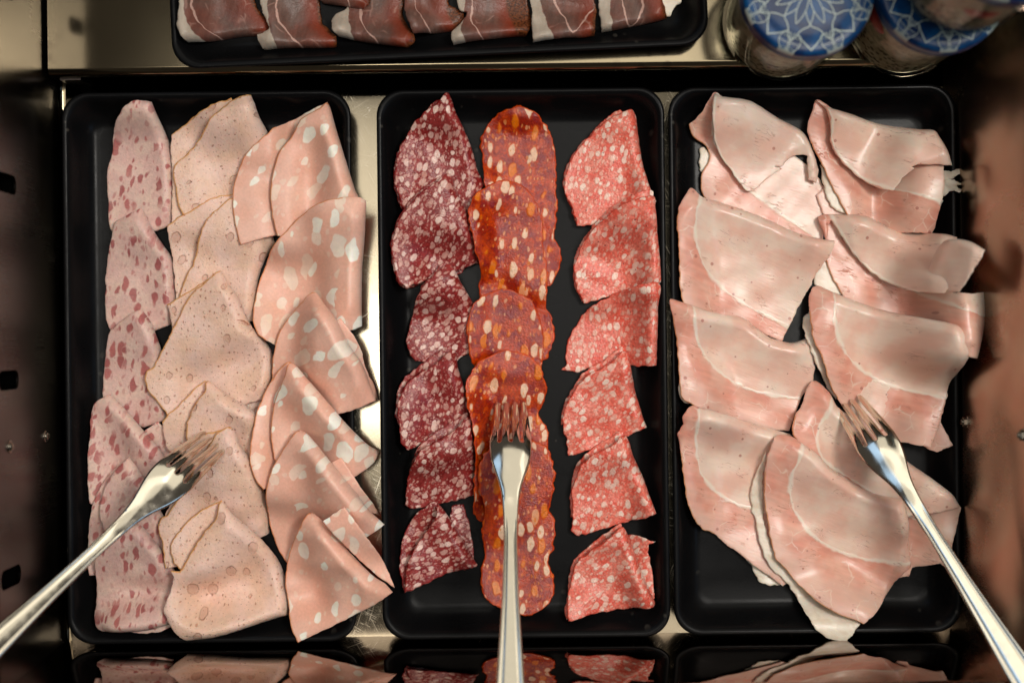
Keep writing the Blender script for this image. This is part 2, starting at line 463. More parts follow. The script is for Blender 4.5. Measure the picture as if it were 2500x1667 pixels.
def m_pudding():
    t = NT("chia_pudding"); o = t.obj()
    n = t.N.new('ShaderNodeTexVoronoi'); t.L.new(o, n.inputs['Vector']); n.inputs['Scale'].default_value = 330
    r, g, b = t.sep(n.outputs['Color'])[:3]
    seed = t.math('MULTIPLY', t.sstep(n.outputs['Distance'], .36, .50, 1, 0), t.math('LESS_THAN', r, .8))
    z = t.N.new('ShaderNodeSeparateXYZ'); t.L.new(o, z.inputs[0])
    low = t.sstep(t.math('ADD', z.outputs[2], t.math('MULTIPLY', t.noise(o, 70, 2), .014)), .046, .050, 1, 0)
    base = t.mix(t.sstep(t.noise(o, 160, 3), .35, .65), rgb(140, 133, 111), rgb(160, 154, 133))
    top = t.mix(t.sstep(t.noise(o, 220, 4, .6), .4, .62), rgb(178, 171, 148), rgb(140, 134, 113))
    c = t.mix(low, top, t.mix(seed, base, rgb(34, 30, 26)))
    t.set(Base_Color=c, Roughness=.75)
    t.b.inputs['Specular IOR Level'].default_value = .15
    t.bump(t.noise(o, 200, 3), .3, .002)
    return t.m
M['pudding'] = m_pudding()
M['berry'] = flat("red_fruit", rgb(150, 24, 26), .35)

# ------------------------------------------------------------------ the steel counter well
WXL, WYF, WH = -0.2648, -0.1724, 0.117
WHL = 0.1240       # left wall, front wall, wall height
SHZ, SHY = 0.030, 0.1545                      # shelf height and its front edge
def front_y(z): return WYF - 0.05 * z
def right_x(z): return 0.2555 + 0.10 * z

def prism(profile, a0, a1, axis, name, smooth=True, sharp=35):
    """sweep an open/closed 2D profile along an axis; profile pairs are the two other coordinates"""
    n = len(profile); v = []
    for a in (a0, a1):
        for p, q in profile:
            v.append({'x': (a, p, q), 'y': (p, a, q)}[axis])
    f = [(i, (i + 1) % n, n + (i + 1) % n, n + i) for i in range(n)]
    f += [tuple(range(n))[::-1], tuple(range(n, 2 * n))]
    return mesh_from(v, f, name, smooth, sharp)
def arc(cx, cy, r, a0, a1, n=8):
    return [(cx + r * math.cos(math.radians(a0 + (a1 - a0) * i / n)), cy + r * math.sin(math.radians(a0 + (a1 - a0) * i / n))) for i in range(n + 1)]

well = empty("display_well", (0, 0, 0))
tag(well, "brushed stainless steel counter well that the black trays stand in", "food counter", kind='structure')
link("floor_pan", prism([(WYF - .001, -.004), (WYF - .001, 0)] + arc(.1450, -.003, .003, 90, 0, 6) + [(.148, -.05), (.1465, -.05), (.1465, -.004)], WXL - .001, right_x(0) + .001, 'x', "floor_pan", True), M['floor'], well)

link("shade_channel", prism([(.1481, -.05), (.1481, -.052), (.401, -.052), (.401, .028), (.400, .028), (.400, -.05)], WXL - .001, right_x(0) + .001, 'x', "shade_channel", False), M['dark'], well)  # black channel added so the gap under the shelf lip stays dark

for xa, xb in ((WXL - .02, WXL - .0005), (right_x(0) + .0005, right_x(0) + .02)):
    link("channel_end", prism([(.1482, -.051), (.399, -.051), (.399, -.0005), (.1482, -.0005)], xa, xb, 'x', "channel_end", False), M['dark'], well)  # black end blocks added to keep the gap dark at both sides

def wall_with_slots():
    """left side panel: flat steel with long upright vent slots cut through, rolled top flange and base radius"""
    T = .0015
    y0, y1, z0, z1 = WYF - .010, .40, .004, WHL - .004
    outer = [(y0, z0), (y1, z0), (y1, z1), (y0, z1)]
    pts = []; edges = []
    def loop(l):
        s = len(pts); pts.extend(l)
        edges.extend([(s + i, s + (i + 1) % len(l)) for i in range(len(l))])
    loop(outer)
    slots = [(.0864 + .1035 * k, .0052) for k in (-2, -1, 0, 1, 2)]
    for cy, r in slots:
        loop(arc(cy, .0890, r, 180, 360, 10) + arc(cy, .1130, r, 0, 180, 10))
    v, e, f, *_ = delaunay_2d_cdt([Vector(p) for p in pts], edges, [], 0, 1e-7)
    keep = []
    for t in f:
        c = sum((v[i] for i in t), Vector((0, 0))) / len(t)
        if not any(abs(c.x - cy) < r and .0890 - math.sqrt(max(0, r * r - (c.x - cy) ** 2)) < c.y < .1130 + math.sqrt(max(0, r * r - (c.x - cy) ** 2)) for cy, r in slots):
            keep.append(t)
    n = len(v); V = []
    for q in v: V.append((WXL, q.x, q.y))
    for q in v: V.append((WXL - T, q.x, q.y))
    F = []; cnt = {}
    for t in keep:
        a = v[t[0]]; b = v[t[1]]; c = v[t[2]]
        t = list(t)
        if (b - a).cross(c - a) < 0: t = t[::-1]
        F.append(t); F.append([i + n for i in t[::-1]])
        for i in range(len(t)):
            cnt[(t[i], t[(i + 1) % len(t)])] = 1
    for (a, b) in cnt:
        if (b, a) not in cnt: F.append((b, a, a + n, b + n))
    return mesh_from(V, F, "side_panel", True, 30), slots
lm, SLOTS = wall_with_slots()
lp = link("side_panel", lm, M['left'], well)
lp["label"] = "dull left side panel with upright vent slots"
# rounded base radius and rolled top flange of the left panel
link("base_radius", prism([(WXL + .004 - .004 * math.cos(a), .0045 - .004 * math.sin(a)) for a in np.linspace(0, math.pi / 2, 8)] + [(WXL, .0005)], WYF, .40, 'y', "base_radius"), M['shelf'], well)
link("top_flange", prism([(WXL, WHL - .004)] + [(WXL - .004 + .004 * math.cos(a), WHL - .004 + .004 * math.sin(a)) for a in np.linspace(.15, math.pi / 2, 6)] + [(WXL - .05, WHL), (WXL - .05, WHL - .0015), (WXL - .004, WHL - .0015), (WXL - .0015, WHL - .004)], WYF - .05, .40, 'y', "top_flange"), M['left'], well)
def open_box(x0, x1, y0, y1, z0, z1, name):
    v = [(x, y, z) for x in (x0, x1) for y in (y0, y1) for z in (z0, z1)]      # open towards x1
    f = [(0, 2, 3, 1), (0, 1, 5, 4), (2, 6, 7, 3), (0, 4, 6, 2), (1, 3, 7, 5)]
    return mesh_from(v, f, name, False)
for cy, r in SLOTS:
    link("vent_duct", open_box(WXL - .03, WXL - .0016, cy - .008, cy + .008, .080, .1205, "vent_duct"), M['dark'], well)  # black box behind each slot, its shade put into the colour
# right panel leans slightly outward
link("side_panel", prism([(right_x(0), 0.0003), (right_x(WH - .004), WH - .004)] + [(right_x(WH) + .004 - .004 * math.cos(a), WH - .004 + .004 * math.sin(a)) for a in np.linspace(.2, math.pi / 2, 6)] + [(right_x(WH) + .05, WH), (right_x(WH) + .05, WH - .0015), (right_x(WH) + .004, WH - .0015), (right_x(0) + .0015, .0003)], WYF - .0095, .40, 'y', "side_panel"), M['side'], well)["label"] = "brown-toned brushed right side panel"
# front panel: polished like a mirror
FT = front_y(WH)
link("front_panel", prism([(WYF, 0.0003), (front_y(WH - .004), WH - .004)] + [(FT - .004 + .004 * math.cos(a), WH - .004 + .004 * math.sin(a)) for a in np.linspace(.2, math.pi / 2, 6)] + [(FT - .05, WH), (FT - .05, WH - .0015), (FT - .004, WH - .0015), (FT - .0015, WH - .004), (WYF - .0015, .0003)], WXL + .0003, right_x(0) + .012, 'x', "front_panel"), M['front'], well)
# flange pieces that close the corners of the counter top
def lathe(prof, n=48, name="lathe", sharp=40):
    v = []; f = []
    for r, z in prof:
        for i in range(n):
            a = 2 * math.pi * i / n; v.append((r * math.cos(a), r * math.sin(a), z))
    for k in range(len(prof) - 1):
        for i in range(n):
            j = (i + 1) % n
            f.append((k * n + i, k * n + j, (k + 1) * n + j, (k + 1) * n + i))
    f.append(tuple(range(n))[::-1]); f.append(tuple(range((len(prof) - 1) * n, len(prof) * n)))
    return mesh_from(v, f, name, True, sharp)
def screw(name, loc, nrm, hexa):
    me = lathe([(.0052, 0), (.0052, .0006), (.0046, .0011), (.0034, .0011)] + ([] if hexa else [(.0034, .0022), (.0026, .0030), (.0012, .0033), (.0006, .0033)]), 32, name, 30)
    o = link(name, me, M['bolt'], well, loc)
    o.rotation_euler = Vector(nrm).to_track_quat('Z', 'Y').to_euler(); o.scale = (.68, .68, .6)
    if hexa:
        n6 = lathe([(.0040, .0011), (.0040, .0042), (.0036, .0046), (.0024, .0046), (.0023, .0036)], 6, "nut", 20)
        h = link("nut", n6, M['bolt'], o)
        st = lathe([(.0022, .001), (.0022, .0058), (.0017, .0064), (.0006, .0064)], 20, "stud", 30)
        link("stud", st, M['bolt'], o)
    return o
screw("screw", (WXL, -.0504, .036), (1, 0, 0), False)
screw("screw", (WXL, -.0520, .101), (1, 0, 0), False)
screw("bolt", (right_x(.0305), -.0489, .0305), (-1, 0, .1), True)
screw("bolt", (right_x(.108), -.0520, .108), (-1, 0, .1), True)

# raised shelf behind the trays
SX0, SX1 = -0.2625, 0.2420
shelf = empty("steel_shelf", (0, .25, SHZ))
tag(shelf, "raised stainless steel shelf with rounded front lip behind the three trays", "shelf")
prof = [(.40, SHZ)] + [(SHY + .0045 - .0045 * math.sin(a), SHZ - .0045 + .0045 * math.cos(a)) for a in np.linspace(0, math.pi / 2, 9)] + [(SHY, SHZ - .009), (SHY + .0015, SHZ - .009), (SHY + .0015, SHZ - .0045), (SHY + .004, SHZ - .0018), (.40, SHZ - .0018)]
sm = prism(prof, SX0, SX1, 'x', "shelf_plate", True, 40)
so = link("shelf_plate", sm, M['shelf']); so.parent = shelf; so.matrix_parent_inverse = Matrix.Translation((0, -.25, -SHZ))
for x, dy in ((SX0 + .004, 0), (SX1 - .016, .012)):
    me = prism([(x, -.03), (x + .010, -.03)] + [(x + .010 + .004 * math.sin(a), -.006 + .004 * (1 - math.cos(a))) for a in np.linspace(0, 1.2, 4)] + [(x + .012, SHZ - .010), (x, SHZ - .010)], SHY - .001 + dy, SHY + .016 + dy, 'y', "bracket", True, 40)
    b = link("bracket", me, M['left']); b.parent = shelf; b.matrix_parent_inverse = Matrix.Translation((0, -.25, -SHZ))

# ------------------------------------------------------------------ trays
def rrect(hx, hy, r, n=10):
    r = max(r, .0005); out = []
    for cx, cy, a0 in ((hx - r, hy - r, 0), (-hx + r, hy - r, 90), (-hx + r, -hy + r, 180), (hx - r, -hy + r, 270)):
        out += arc(cx, cy, r, a0, a0 + 90, n)
    return out
TR = .0150
PROF_OUT = [(.016, .0002), (.014, .0), (.0115, .0008), (.0060, .0090), (.0022, .0165), (.0004, .0196), (.0, .0204), (.0003, .0211), (.0010, .0215)]
PROF_IN = [(.0022, .0214), (.0032, .0209), (.0042, .0198), (.0056, .0170), (.0080, .0115), (.0105, .0068), (.0130, .0042), (.0155, .0031), (.0180, .0027), (.030, .0026)]
def tray(label, cx, cy, z, hx, hy, rot=0.0, group="black serving trays"):
    prof = PROF_OUT + PROF_IN
    v = []; loops = []
    for ins, h in prof:
        l = rrect(hx - ins, hy - ins, TR - .42 * ins)
        loops.append((len(v), len(l))); v += [(x, y, h) for x, y in l]
    f = []; n = loops[0][1]
    for k in range(len(prof) - 1):
        for i in range(n):
            j = (i + 1) % n
            f.append((k * n + i, k * n + j, (k + 1) * n + j, (k + 1) * n + i))
    f.append(tuple(range(n))[::-1]); f.append(tuple(range((len(prof) - 1) * n, len(prof) * n)))
    o = link("serving_tray", mesh_from(v, f, "serving_tray", True, 60), M['tray'], None, (cx, cy, z))
    o.rotation_euler = (0, 0, rot)
    tag(o, label, "tray", group)
    return (cx, cy, z, hx, hy, rot)
TRAYS = [
    tray("black tray crowded with pale pink sausage and mortadella, next to the slotted panel", -.1744, -.0126, .0004, .0832, .1585),
    tray("black tray holding two rows of salami and a central row of chorizo", .0064, -.0127, .0004, .0828, .1580),
    tray("black tray covered with large folds of pale cooked ham", .1741, -.0126, .0004, .0826, .1575),
    tray("black tray of dark cured ham standing on the raised steel shelf", -.0405, .2435, SHZ + .0004, .1495, .0850, math.radians(2.0)),
]

# ------------------------------------------------------------------ support height field (1 mm grid): what lies where
GX0, GY0, GS = -.31, -.22, .001
GW, GH = 640, 640
gx = GX0 + GS * np.arange(GW); gy = GY0 + GS * np.arange(GH)
XX, YY = np.meshgrid(gx, gy)
HM = np.zeros((GH, GW))
HM[YY > SHY] = SHZ
for cx, cy, z, hx, hy, rot in TRAYS:
    c, s = math.cos(rot), math.sin(rot)
    lx = (XX - cx) * c + (YY - cy) * s; ly = -(XX - cx) * s + (YY - cy) * c
    r = TR
    qx = np.abs(lx) - (hx - r); qy = np.abs(ly) - (hy - r)
    ins = r - (np.hypot(np.maximum(qx, 0), np.maximum(qy, 0)) + np.minimum(np.maximum(qx, qy), 0))
    h = np.interp(ins, [0, .001] + [p[0] for p in PROF_IN], [.0204, .0215] + [p[1] for p in PROF_IN])
    m = ins >= 0
    HM[m] = np.maximum(HM[m], (z + h)[m])

def inside(P, q):
    x, y = q[:, 0], q[:, 1]; r = np.zeros(len(q), bool)
    a = P; b = np.roll(P, -1, 0)
    for (x1, y1), (x2, y2) in zip(a, b):
        if y1 == y2: continue
        c = (y1 > y) != (y2 > y)
        r ^= c & (x < (x2 - x1) * (y - y1) / (y2 - y1) + x1)
    return r
def seg_dist(A, B, q):
    if len(A) == 0: return np.full(len(q), 1.0)
    out = np.empty(len(q)); d = B - A; dd = np.maximum((d * d).sum(1), 1e-16)
    for i in range(0, len(q), 2000):
        w = q[i:i + 2000, None, :] - A[None]
        t = np.clip((w * d).sum(2) / dd, 0, 1)
        e = w - t[..., None] * d
        out[i:i + 2000] = np.sqrt((e * e).sum(2)).min(1)
    return out
def signed_line(L, q):
    """signed distance to a polyline, positive on its left"""
    L = np.asarray(L, float)
    L = np.vstack([L[0] + (L[0] - L[1]) / np.linalg.norm(L[0] - L[1]) * .05, L, L[-1] + (L[-1] - L[-2]) / np.linalg.norm(L[-1] - L[-2]) * .05])
    A, B = L[:-1], L[1:]; d = B - A; dd = (d * d).sum(1)
    out = np.empty(len(q))
    for i in range(0, len(q), 2000):
        w = q[i:i + 2000, None, :] - A[None]
        t = np.clip((w * d).sum(2) / dd, 0, 1)
        e = w - t[..., None] * d
        ds = np.sqrt((e * e).sum(2)); k = ds.argmin(1); r = np.arange(len(k))
        cr = d[k, 0] * w[r, k, 1] - d[k, 1] * w[r, k, 0]
        out[i:i + 2000] = ds[r, k] * np.sign(cr)
    return out
def maxf(a, r):
    for ax in (0, 1):
        o = a.copy()
        for k in range(1, r + 1):
            s = np.full_like(a, -1); t = np.full_like(a, -1)
            if ax == 0: s[k:] = a[:-k]; t[:-k] = a[k:]
            else: s[:, k:] = a[:, :-k]; t[:, :-k] = a[:, k:]
            o = np.maximum(o, np.maximum(s, t))
        a = o
    return a
def box(a, r):
    for ax in (0, 1):
        p = np.pad(a, [(r + 1, r) if i == ax else (0, 0) for i in (0, 1)])
        c = np.cumsum(p, ax)
        a = (c[2 * r + 1:] - c[:-2 * r - 1]) if ax == 0 else (c[:, 2 * r + 1:] - c[:, :-2 * r - 1])
        a = a / (2 * r + 1)
    return a
def bilin(g, q, x0, y0):
    u = np.clip((q[:, 0] - x0) / GS, 0, g.shape[1] - 1.001); v = np.clip((q[:, 1] - y0) / GS, 0, g.shape[0] - 1.001)
    i = u.astype(int); j = v.astype(int); fu = u - i; fv = v - j
    return g[j, i] * (1 - fu) * (1 - fv) + g[j, i + 1] * fu * (1 - fv) + g[j + 1, i] * (1 - fu) * fv + g[j + 1, i + 1] * fu * fv

FR = {'F': (0, 0, .9408), 'A': (200, 200, 2.24), 'B': (0, 850, 1.919), 'C': (900, 200, 2.0907), 'D': (900, 850, 1.9187),
      'E': (1600, 180, 2.0367), 'G': (1600, 880, 1.9922), 'Y': (400, 0, 3.36), 'Z': (1050, 0, 3.36), 'J': (1650, 0, 2.767)}
def parse(txt):
    """'@A x,y x,yc ...' traced outline: c = corner, f / k / n = from here on a fold / cut edge with rind / plain cut edge"""
    fr = FR['F']; mode = 'k'; P = []; C = []; Mo = []
    for tok in txt.split():
        if tok[0] == '@': fr = FR[tok[1]]; continue
        fl = tok.lstrip('-0123456789.,'); num = tok[:len(tok) - len(fl)] if fl else tok
        x, y = map(float, num.split(','))
        for ch in fl:
            if ch in 'fkn': mode = ch
        P.append((fr[0] + x / fr[2], fr[1] + y / fr[2])); C.append('c' in fl); Mo.append(mode)
    return np.array(P), C, Mo
def curve(P, C, closed=True, step=4.0):
    """Catmull-Rom through the points, broken at corners; returns samples and source segment"""
    n = len(P); out = []; src = []
    for i in range(n if closed else n - 1):
        p1 = P[i]; p2 = P[(i + 1) % n]
        p0 = P[i - 1] if (closed or i > 0) else p1
        p3 = P[(i + 2) % n] if (closed or i + 2 < n) else p2
        t1 = (p2 - p1) if C[i] else (p2 - p0) * .5
        t2 = (p2 - p1) if C[(i + 1) % n] else (p3 - p1) * .5
        l = np.linalg.norm(p2 - p1)
        t1 = t1 * min(1, 1.2 * l / (np.linalg.norm(t1) + 1e-9)); t2 = t2 * min(1, 1.2 * l / (np.linalg.norm(t2) + 1e-9))
        m = max(2, int(l / step))
        for k in range(m):
            t = k / m
            out.append(p1 * (2 * t**3 - 3 * t**2 + 1) + t1 * (t**3 - 2 * t**2 + t) + p2 * (-2 * t**3 + 3 * t**2) + t2 * (t**3 - t**2))
            src.append(i)
    if not closed: out.append(P[-1])
    return np.array(out), src
def line_w(txt, z):
    P, C, _ = parse(txt)
    s, _ = curve(P, C, False)
    return px2w(s, z)

KIND = dict(
    ham_sausage=dict(stiff=10, t=.0016, loft=0.006, dl=0.016, rag=.00015, wav=0.0004),
    poultry=dict(stiff=10, t=.0014, loft=0.0065, dl=0.018, rag=.00020, wav=0.0004),
    mortadella=dict(stiff=10, t=.0014, loft=0.0095, dl=0.016, rag=.00012, wav=0.0003),
    dark_salami=dict(t=0.0018, loft=0.006, dl=.014, rag=.00028, wav=0.0006),
    light_salami=dict(t=0.0018, loft=0.0065, dl=.015, rag=.00028, wav=0.0006),
    chorizo=dict(t=0.0028, loft=.0, dl=.02, rag=.00035, wav=.0005),
    cooked_ham=dict(stiff=11, t=.0012, loft=0.0085, dl=0.02, rag=.00018, wav=0.0003),
    fat=dict(t=.0016, loft=.0, dl=.02, rag=.0003, wav=.0006),
    cured=dict(t=.0014, loft=.0040, dl=.018, rag=.0002, wav=.0012),
)
LIFT = dict(ham_sausage=.0008, poultry=.0006, mortadella=.0008, dark_salami=.0020, light_salami=.0020, cooked_ham=.0012)
class Sheet: pass
def build_sheet(txt, kind, seed, base_k, fat=None, fat2=None, crust=None, grid=.0017, lift=0.0, **ov):
    global HM
    p = dict(KIND[kind]); p.update(ov)
    lift = p.get('lift', lift)
    R = np.random.default_rng(seed)
    P, C, Mo = parse(txt)
    smp, src = curve(P, C, True, 1.0 / (K * 1000) * 1.0)
    z0 = .018 if smp[:, 1].min() > 150 else .040
    tl, fold = p['t'], None
    for it in range(2):
        B = px2w(smp, z0)
        # drop duplicate points, orient counter-clockwise
        keep = np.linalg.norm(B - np.roll(B, 1, 0), axis=1) > .0003
        Bk = B[keep]; Mk = [Mo[s] for s, k in zip(src, keep) if k]
        x, y = Bk[:, 0], Bk[:, 1]
        if (x * np.roll(y, -1) - np.roll(x, -1) * y).sum() < 0:
            Bk = Bk[::-1].copy(); Mk = Mk[::-1]; Mk = Mk[1:] + Mk[:1]
        Mk = np.array(Mk)
        if it == 0:
            jr = np.random.default_rng(seed + 5)
            # gentle raggedness of the cut edge
            n = len(Bk); jag = jr.normal(0, 1, n); jag = (jag + np.roll(jag, 1) + np.roll(jag, -1)) / 1.7
        tg = np.roll(Bk, -1, 0) - np.roll(Bk, 1, 0); tg /= np.linalg.norm(tg, axis=1)[:, None] + 1e-12
        nr = np.stack([tg[:, 1], -tg[:, 0]], 1)
        if len(jag) != len(Bk): jag = np.resize(jag, len(Bk))
        Bk = Bk + nr * (jag * p['rag'] * np.where(Mk == 'f', .25, 1.0))[:, None]
        A_, B_ = Bk, np.roll(Bk, -1, 0)
        isf = Mk == 'f'; isk = Mk == 'k'
        # window of the height field under the sheet
        i0 = max(int((Bk[:, 0].min() - GX0) / GS) - 14, 0); i1 = min(int((Bk[:, 0].max() - GX0) / GS) + 15, GW)
        j0 = max(int((Bk[:, 1].min() - GY0) / GS) - 14, 0); j1 = min(int((Bk[:, 1].max() - GY0) / GS) + 15, GH)
        H = HM[j0:j1, i0:i1]
        q = np.stack([XX[j0:j1, i0:i1].ravel(), YY[j0:j1, i0:i1].ravel()], 1)
        msk = inside(Bk, q).reshape(H.shape)
        near = maxf(msk.astype(float), 1) > .5
        low = H[msk].min() if msk.any() else 0
        Hi = np.where(near, H, low)
        rr = p.get('stiff', 7)
        Mx = maxf(Hi, rr)
        wgt = maxf(msk.astype(float), 2)
        num = Mx * wgt; den = wgt
        for r in (rr // 2, rr - rr // 2):
            num = box(num, r); den = box(den, r)
        base = np.where(den > 1e-4, num / np.maximum(den, 1e-4), low)
        base = np.where(near, np.maximum(base, H), base) + .0004 + lift
        # ease sharp steps a little
        bx0, by0 = gx[i0], gy[j0]
        sn = [(R.uniform(0, 6.28), 2 * math.pi / R.uniform(.014, .045), R.uniform(0, 6.28), R.uniform(.5, 1)) for _ in range(6)] if it == 0 else sn
        cen = Bk.mean(0)
        def evalz(Q):
            b = bilin(base, Q, bx0, by0)
            if 'rise' in p:
                sx = np.clip((Q[:, 0] - .218) / .050, 0, 1); b = b + p['rise'] * sx * sx * (3 - 2 * sx)
            df = seg_dist(A_[isf], B_[isf], Q) if isf.any() else np.full(len(Q), .05)
            dk = seg_dist(A_[~isf], B_[~isf], Q) if (~isf).any() else np.full(len(Q), .05)
            w = np.zeros(len(Q))
            for a, k, ph, am in sn:
                w += am * np.sin((Q[:, 0] - cen[0]) * math.cos(a) * k + (Q[:, 1] - cen[1]) * math.sin(a) * k + ph)
            w = np.maximum(w / 2.6 + .55, 0) * p['wav'] * 1.6
            loft = p['loft']
            if isf.any():
                Rr = (tl + loft) * .55 + .0008
                qf = np.sqrt(np.clip(1 - (1 - np.clip(df / Rr, 0, 1)) ** 2, 0, 1))
                L = loft * np.exp(-np.maximum(df - Rr, 0) / p['dl'])
                L = np.minimum(L, .0008 + dk * .55 + loft * .25)
            else:
                qf = 1.0; L = 0.0
            edge_soft = .25 * tl * (1 - np.sqrt(np.clip(1 - (1 - np.clip(dk / .0007, 0, 1)) ** 2, 0, 1)))
            zt = b + (tl + L + w) * qf - edge_soft
            zb = np.maximum(b, zt - tl) if not np.isscalar(qf) else zt - tl
            zb = np.minimum(zb, zt - .00002)
            return zt, zb, (seg_dist(A_[isk], B_[isk], Q) if isk.any() else np.ones(len(Q)))
        if it == 0:
            mq = q[msk.ravel()]
            z0 = float(evalz(mq)[0].mean()) if len(mq) else z0
    # update the support field
    mq = q[msk.ravel()]
    zt, _, _ = evalz(mq)
    sub = HM[j0:j1, i0:i1]; sub[msk] = np.maximum(sub[msk], zt)
    # mesh points: boundary, rings just inside it, jittered hexagonal fill
    pts = [Bk]
    for d in (.0004, .0010, .0020, .0032):
        c = Bk - nr * d
        c = c[inside(Bk, c)]
        c = c[seg_dist(A_, B_, c) > d * .88]
        if d > .0015: c = c[::2]
        pts.append(c)
    xs = np.arange(Bk[:, 0].min(), Bk[:, 0].max(), grid); ys = np.arange(Bk[:, 1].min(), Bk[:, 1].max(), grid * .866)
    hx, hy = np.meshgrid(xs, ys); hx[1::2] += grid / 2
    hq = np.stack([hx.ravel(), hy.ravel()], 1) + R.uniform(-.15, .15, (hx.size, 2)) * grid
    hq = hq[inside(Bk, hq)]; hq = hq[seg_dist(A_, B_, hq) > .0040 * .95] if len(hq) else hq
    pts.append(hq)
    AP = np.vstack(pts); n = len(Bk)
    v, e, f, *_ = delaunay_2d_cdt([Vector(p_) for p_ in AP], [(i, (i + 1) % n) for i in range(n)], [], 1, 1e-6)
    V2 = np.array([(a.x, a.y) for a in v])
    zt, zb, dk = evalz(V2)
    U2 = V2.copy()
    if 'rise' in p: V2 = V2 * ((D - zt) / (D - z0))[:, None]       # the outline was traced on the raised surface
    nv = len(V2); F = []; cnt = set()
    for t in f:
        t = list(t); a, b, c = V2[t[0]], V2[t[1]], V2[t[2]]
        if (b[0] - a[0]) * (c[1] - a[1]) - (b[1] - a[1]) * (c[0] - a[0]) < 0: t = t[::-1]
        F.append(t); F.append([k + nv for k in t[::-1]])
        for i in range(len(t)): cnt.add((t[i], t[(i + 1) % len(t)]))
    for a, b in cnt:
        if (b, a) not in cnt: F.append((b, a, a + nv, b + nv))
    S = Sheet()
    S.V = np.vstack([np.c_[V2, zt], np.c_[V2, zb]]); S.F = F
    S.edge = np.tile(dk * 1000, 2)
    zz = z0
    def sl(tx): return np.tile(signed_line(line_w(tx, zz), U2) * 1000, 2) if tx else np.full(2 * nv, 50.0)
    S.fat = sl(fat); S.fat2 = sl(fat2); S.crust = sl(crust)
    S.z = zz
    return S

N_SL = [0]
def slice_(name, label, cat, group, mat, sheets, ua=0.0, uoff=None, fat=None, fat2=None, crust=None, **ov):
    """one folded slice: its layers are laid bottom to top on whatever already lies below"""
    N_SL[0] += 1
    seed = N_SL[0] * 17
    R = np.random.default_rng(seed)
    VV, FF, E, FA, F2, CRU, MI = [], [], [], [], [], [], []; off = 0
    mats = [M[mat]]
    for si, s in enumerate(sheets):
        o2 = dict(ov); k = mat
        if isinstance(s, tuple): s, ex = s; ex = dict(ex); k = ex.pop('mat', mat); o2.update(ex)
        if len(sheets) > 1 and si == len(sheets) - 1: o2.setdefault('lift', LIFT.get(mat, 0))
        sh = build_sheet(s, k, seed + si, 0, fat=o2.pop('fat', fat), fat2=fat2, crust=crust, **o2)
        if k != mat and M[k] not in mats: mats.append(M[k])
        mi = mats.index(M[k])
        VV.append(sh.V); FF += [[a + off for a in f] for f in sh.F]; off += len(sh.V)
        E.append(sh.edge); FA.append(sh.fat); F2.append(sh.fat2); CRU.append(sh.crust); MI += [mi] * len(sh.F)
    V = np.vstack(VV); cen = np.array([V[:, 0].mean(), V[:, 1].mean(), V[:, 2].min()])
    V = V - cen
    me = bpy.data.meshes.new(name)
    me.from_pydata(V.tolist(), [], FF)
    me.polygons.foreach_set("material_index", np.array(MI, np.int32))
    me.polygons.foreach_set("use_smooth", [True] * len(me.polygons))
    for an, av in (('edge', E), ('fat', FA), ('fat2', F2), ('crust', CRU)):
        a = me.attributes.new(an, 'FLOAT', 'POINT'); a.data.foreach_set('value', np.concatenate(av).astype(np.float32))
    uo = R.uniform(0, 60, 2) if uoff is None else np.array(uoff)
    c, s = math.cos(ua), math.sin(ua)
    U = np.stack([(V[:, 0] * c - V[:, 1] * s) * 100 + uo[0], (V[:, 0] * s + V[:, 1] * c) * 100 + uo[1]], 1)
    uvl = me.uv_layers.new(name="UVMap")
    idx = np.empty(len(me.loops), np.int32); me.loops.foreach_get('vertex_index', idx)
    uvl.data.foreach_set('uv', U[idx].astype(np.float32).ravel())
    me.update(); me.set_sharp_from_angle(angle=math.radians(52))
    o = bpy.data.objects.new(name, me); COL.objects.link(o)
    for m in mats: me.materials.append(m)
    o.location = cen
    tag(o, label, cat, group)
    return o

# ------------------------------------------------------------------ left tray: ham sausage, poultry sausage, mortadella
G1 = "folded slices of ham sausage"
def ham_s(label, *sh, **k): slice_("ham_sausage_slice", label, "sausage slice", G1, 'ham_sausage', list(sh), **k)
ham_s("topmost folded ham sausage slice of its row, rounded top near the tray's upper rim",
      "@A 365,116cn 300,130 222,198 172,290 158,380 136,470 127,560 136,680 140,770 165,850c 260,850 400,812c 440,800 494,780cf 500,640 497,520 486,410 440,230 406,126c", ua=.25)
ham_s("second ham sausage slice from the top, with a small nick in its left edge",
      "@A 330,690cn 270,725 190,770 165,850 140,960 119,1060 118,1106c 126,1112c 114,1200 128,1310 165,1390c 280,1400 400,1358c 490,1322cf 508,1190 500,1080 488,970 440,890 380,790", ua=.1)
ham_s("third ham sausage slice from the top, partly under the wide pale slice",
      "@B 666,-182cn 590,-140 520,-80 492,30 476,140 474,236 520,300 600,360 668,372c 780,336cf 772,170 752,12 712,-110", ua=.2)
ham_s("long ham sausage slice beside the left fork's tines, a small flap on its right",
      ("@B 680,385cn 742,343c 790,385 822,470c 790,540 720,520c", dict(loft=.001)),
      "@B 510,218cn 450,250 425,315 424,400 412,520 412,640 418,725c 560,760 740,640c 800,560cf 745,470 720,440 650,360 560,262", ua=.3)
ham_s("narrow ham sausage slice under the neck of the left fork, two layers showing",
      ("@B 560,548cn 510,600 455,690 425,800 416,900 414,1000 424,1060c 560,1060 700,980c 690,750 640,560c", dict(loft=0)),
      "@B 602,512cn 545,570 490,660 468,760 486,850 520,940 640,1040 808,1030cf 790,900 745,765 690,650 640,560", ua=.5)
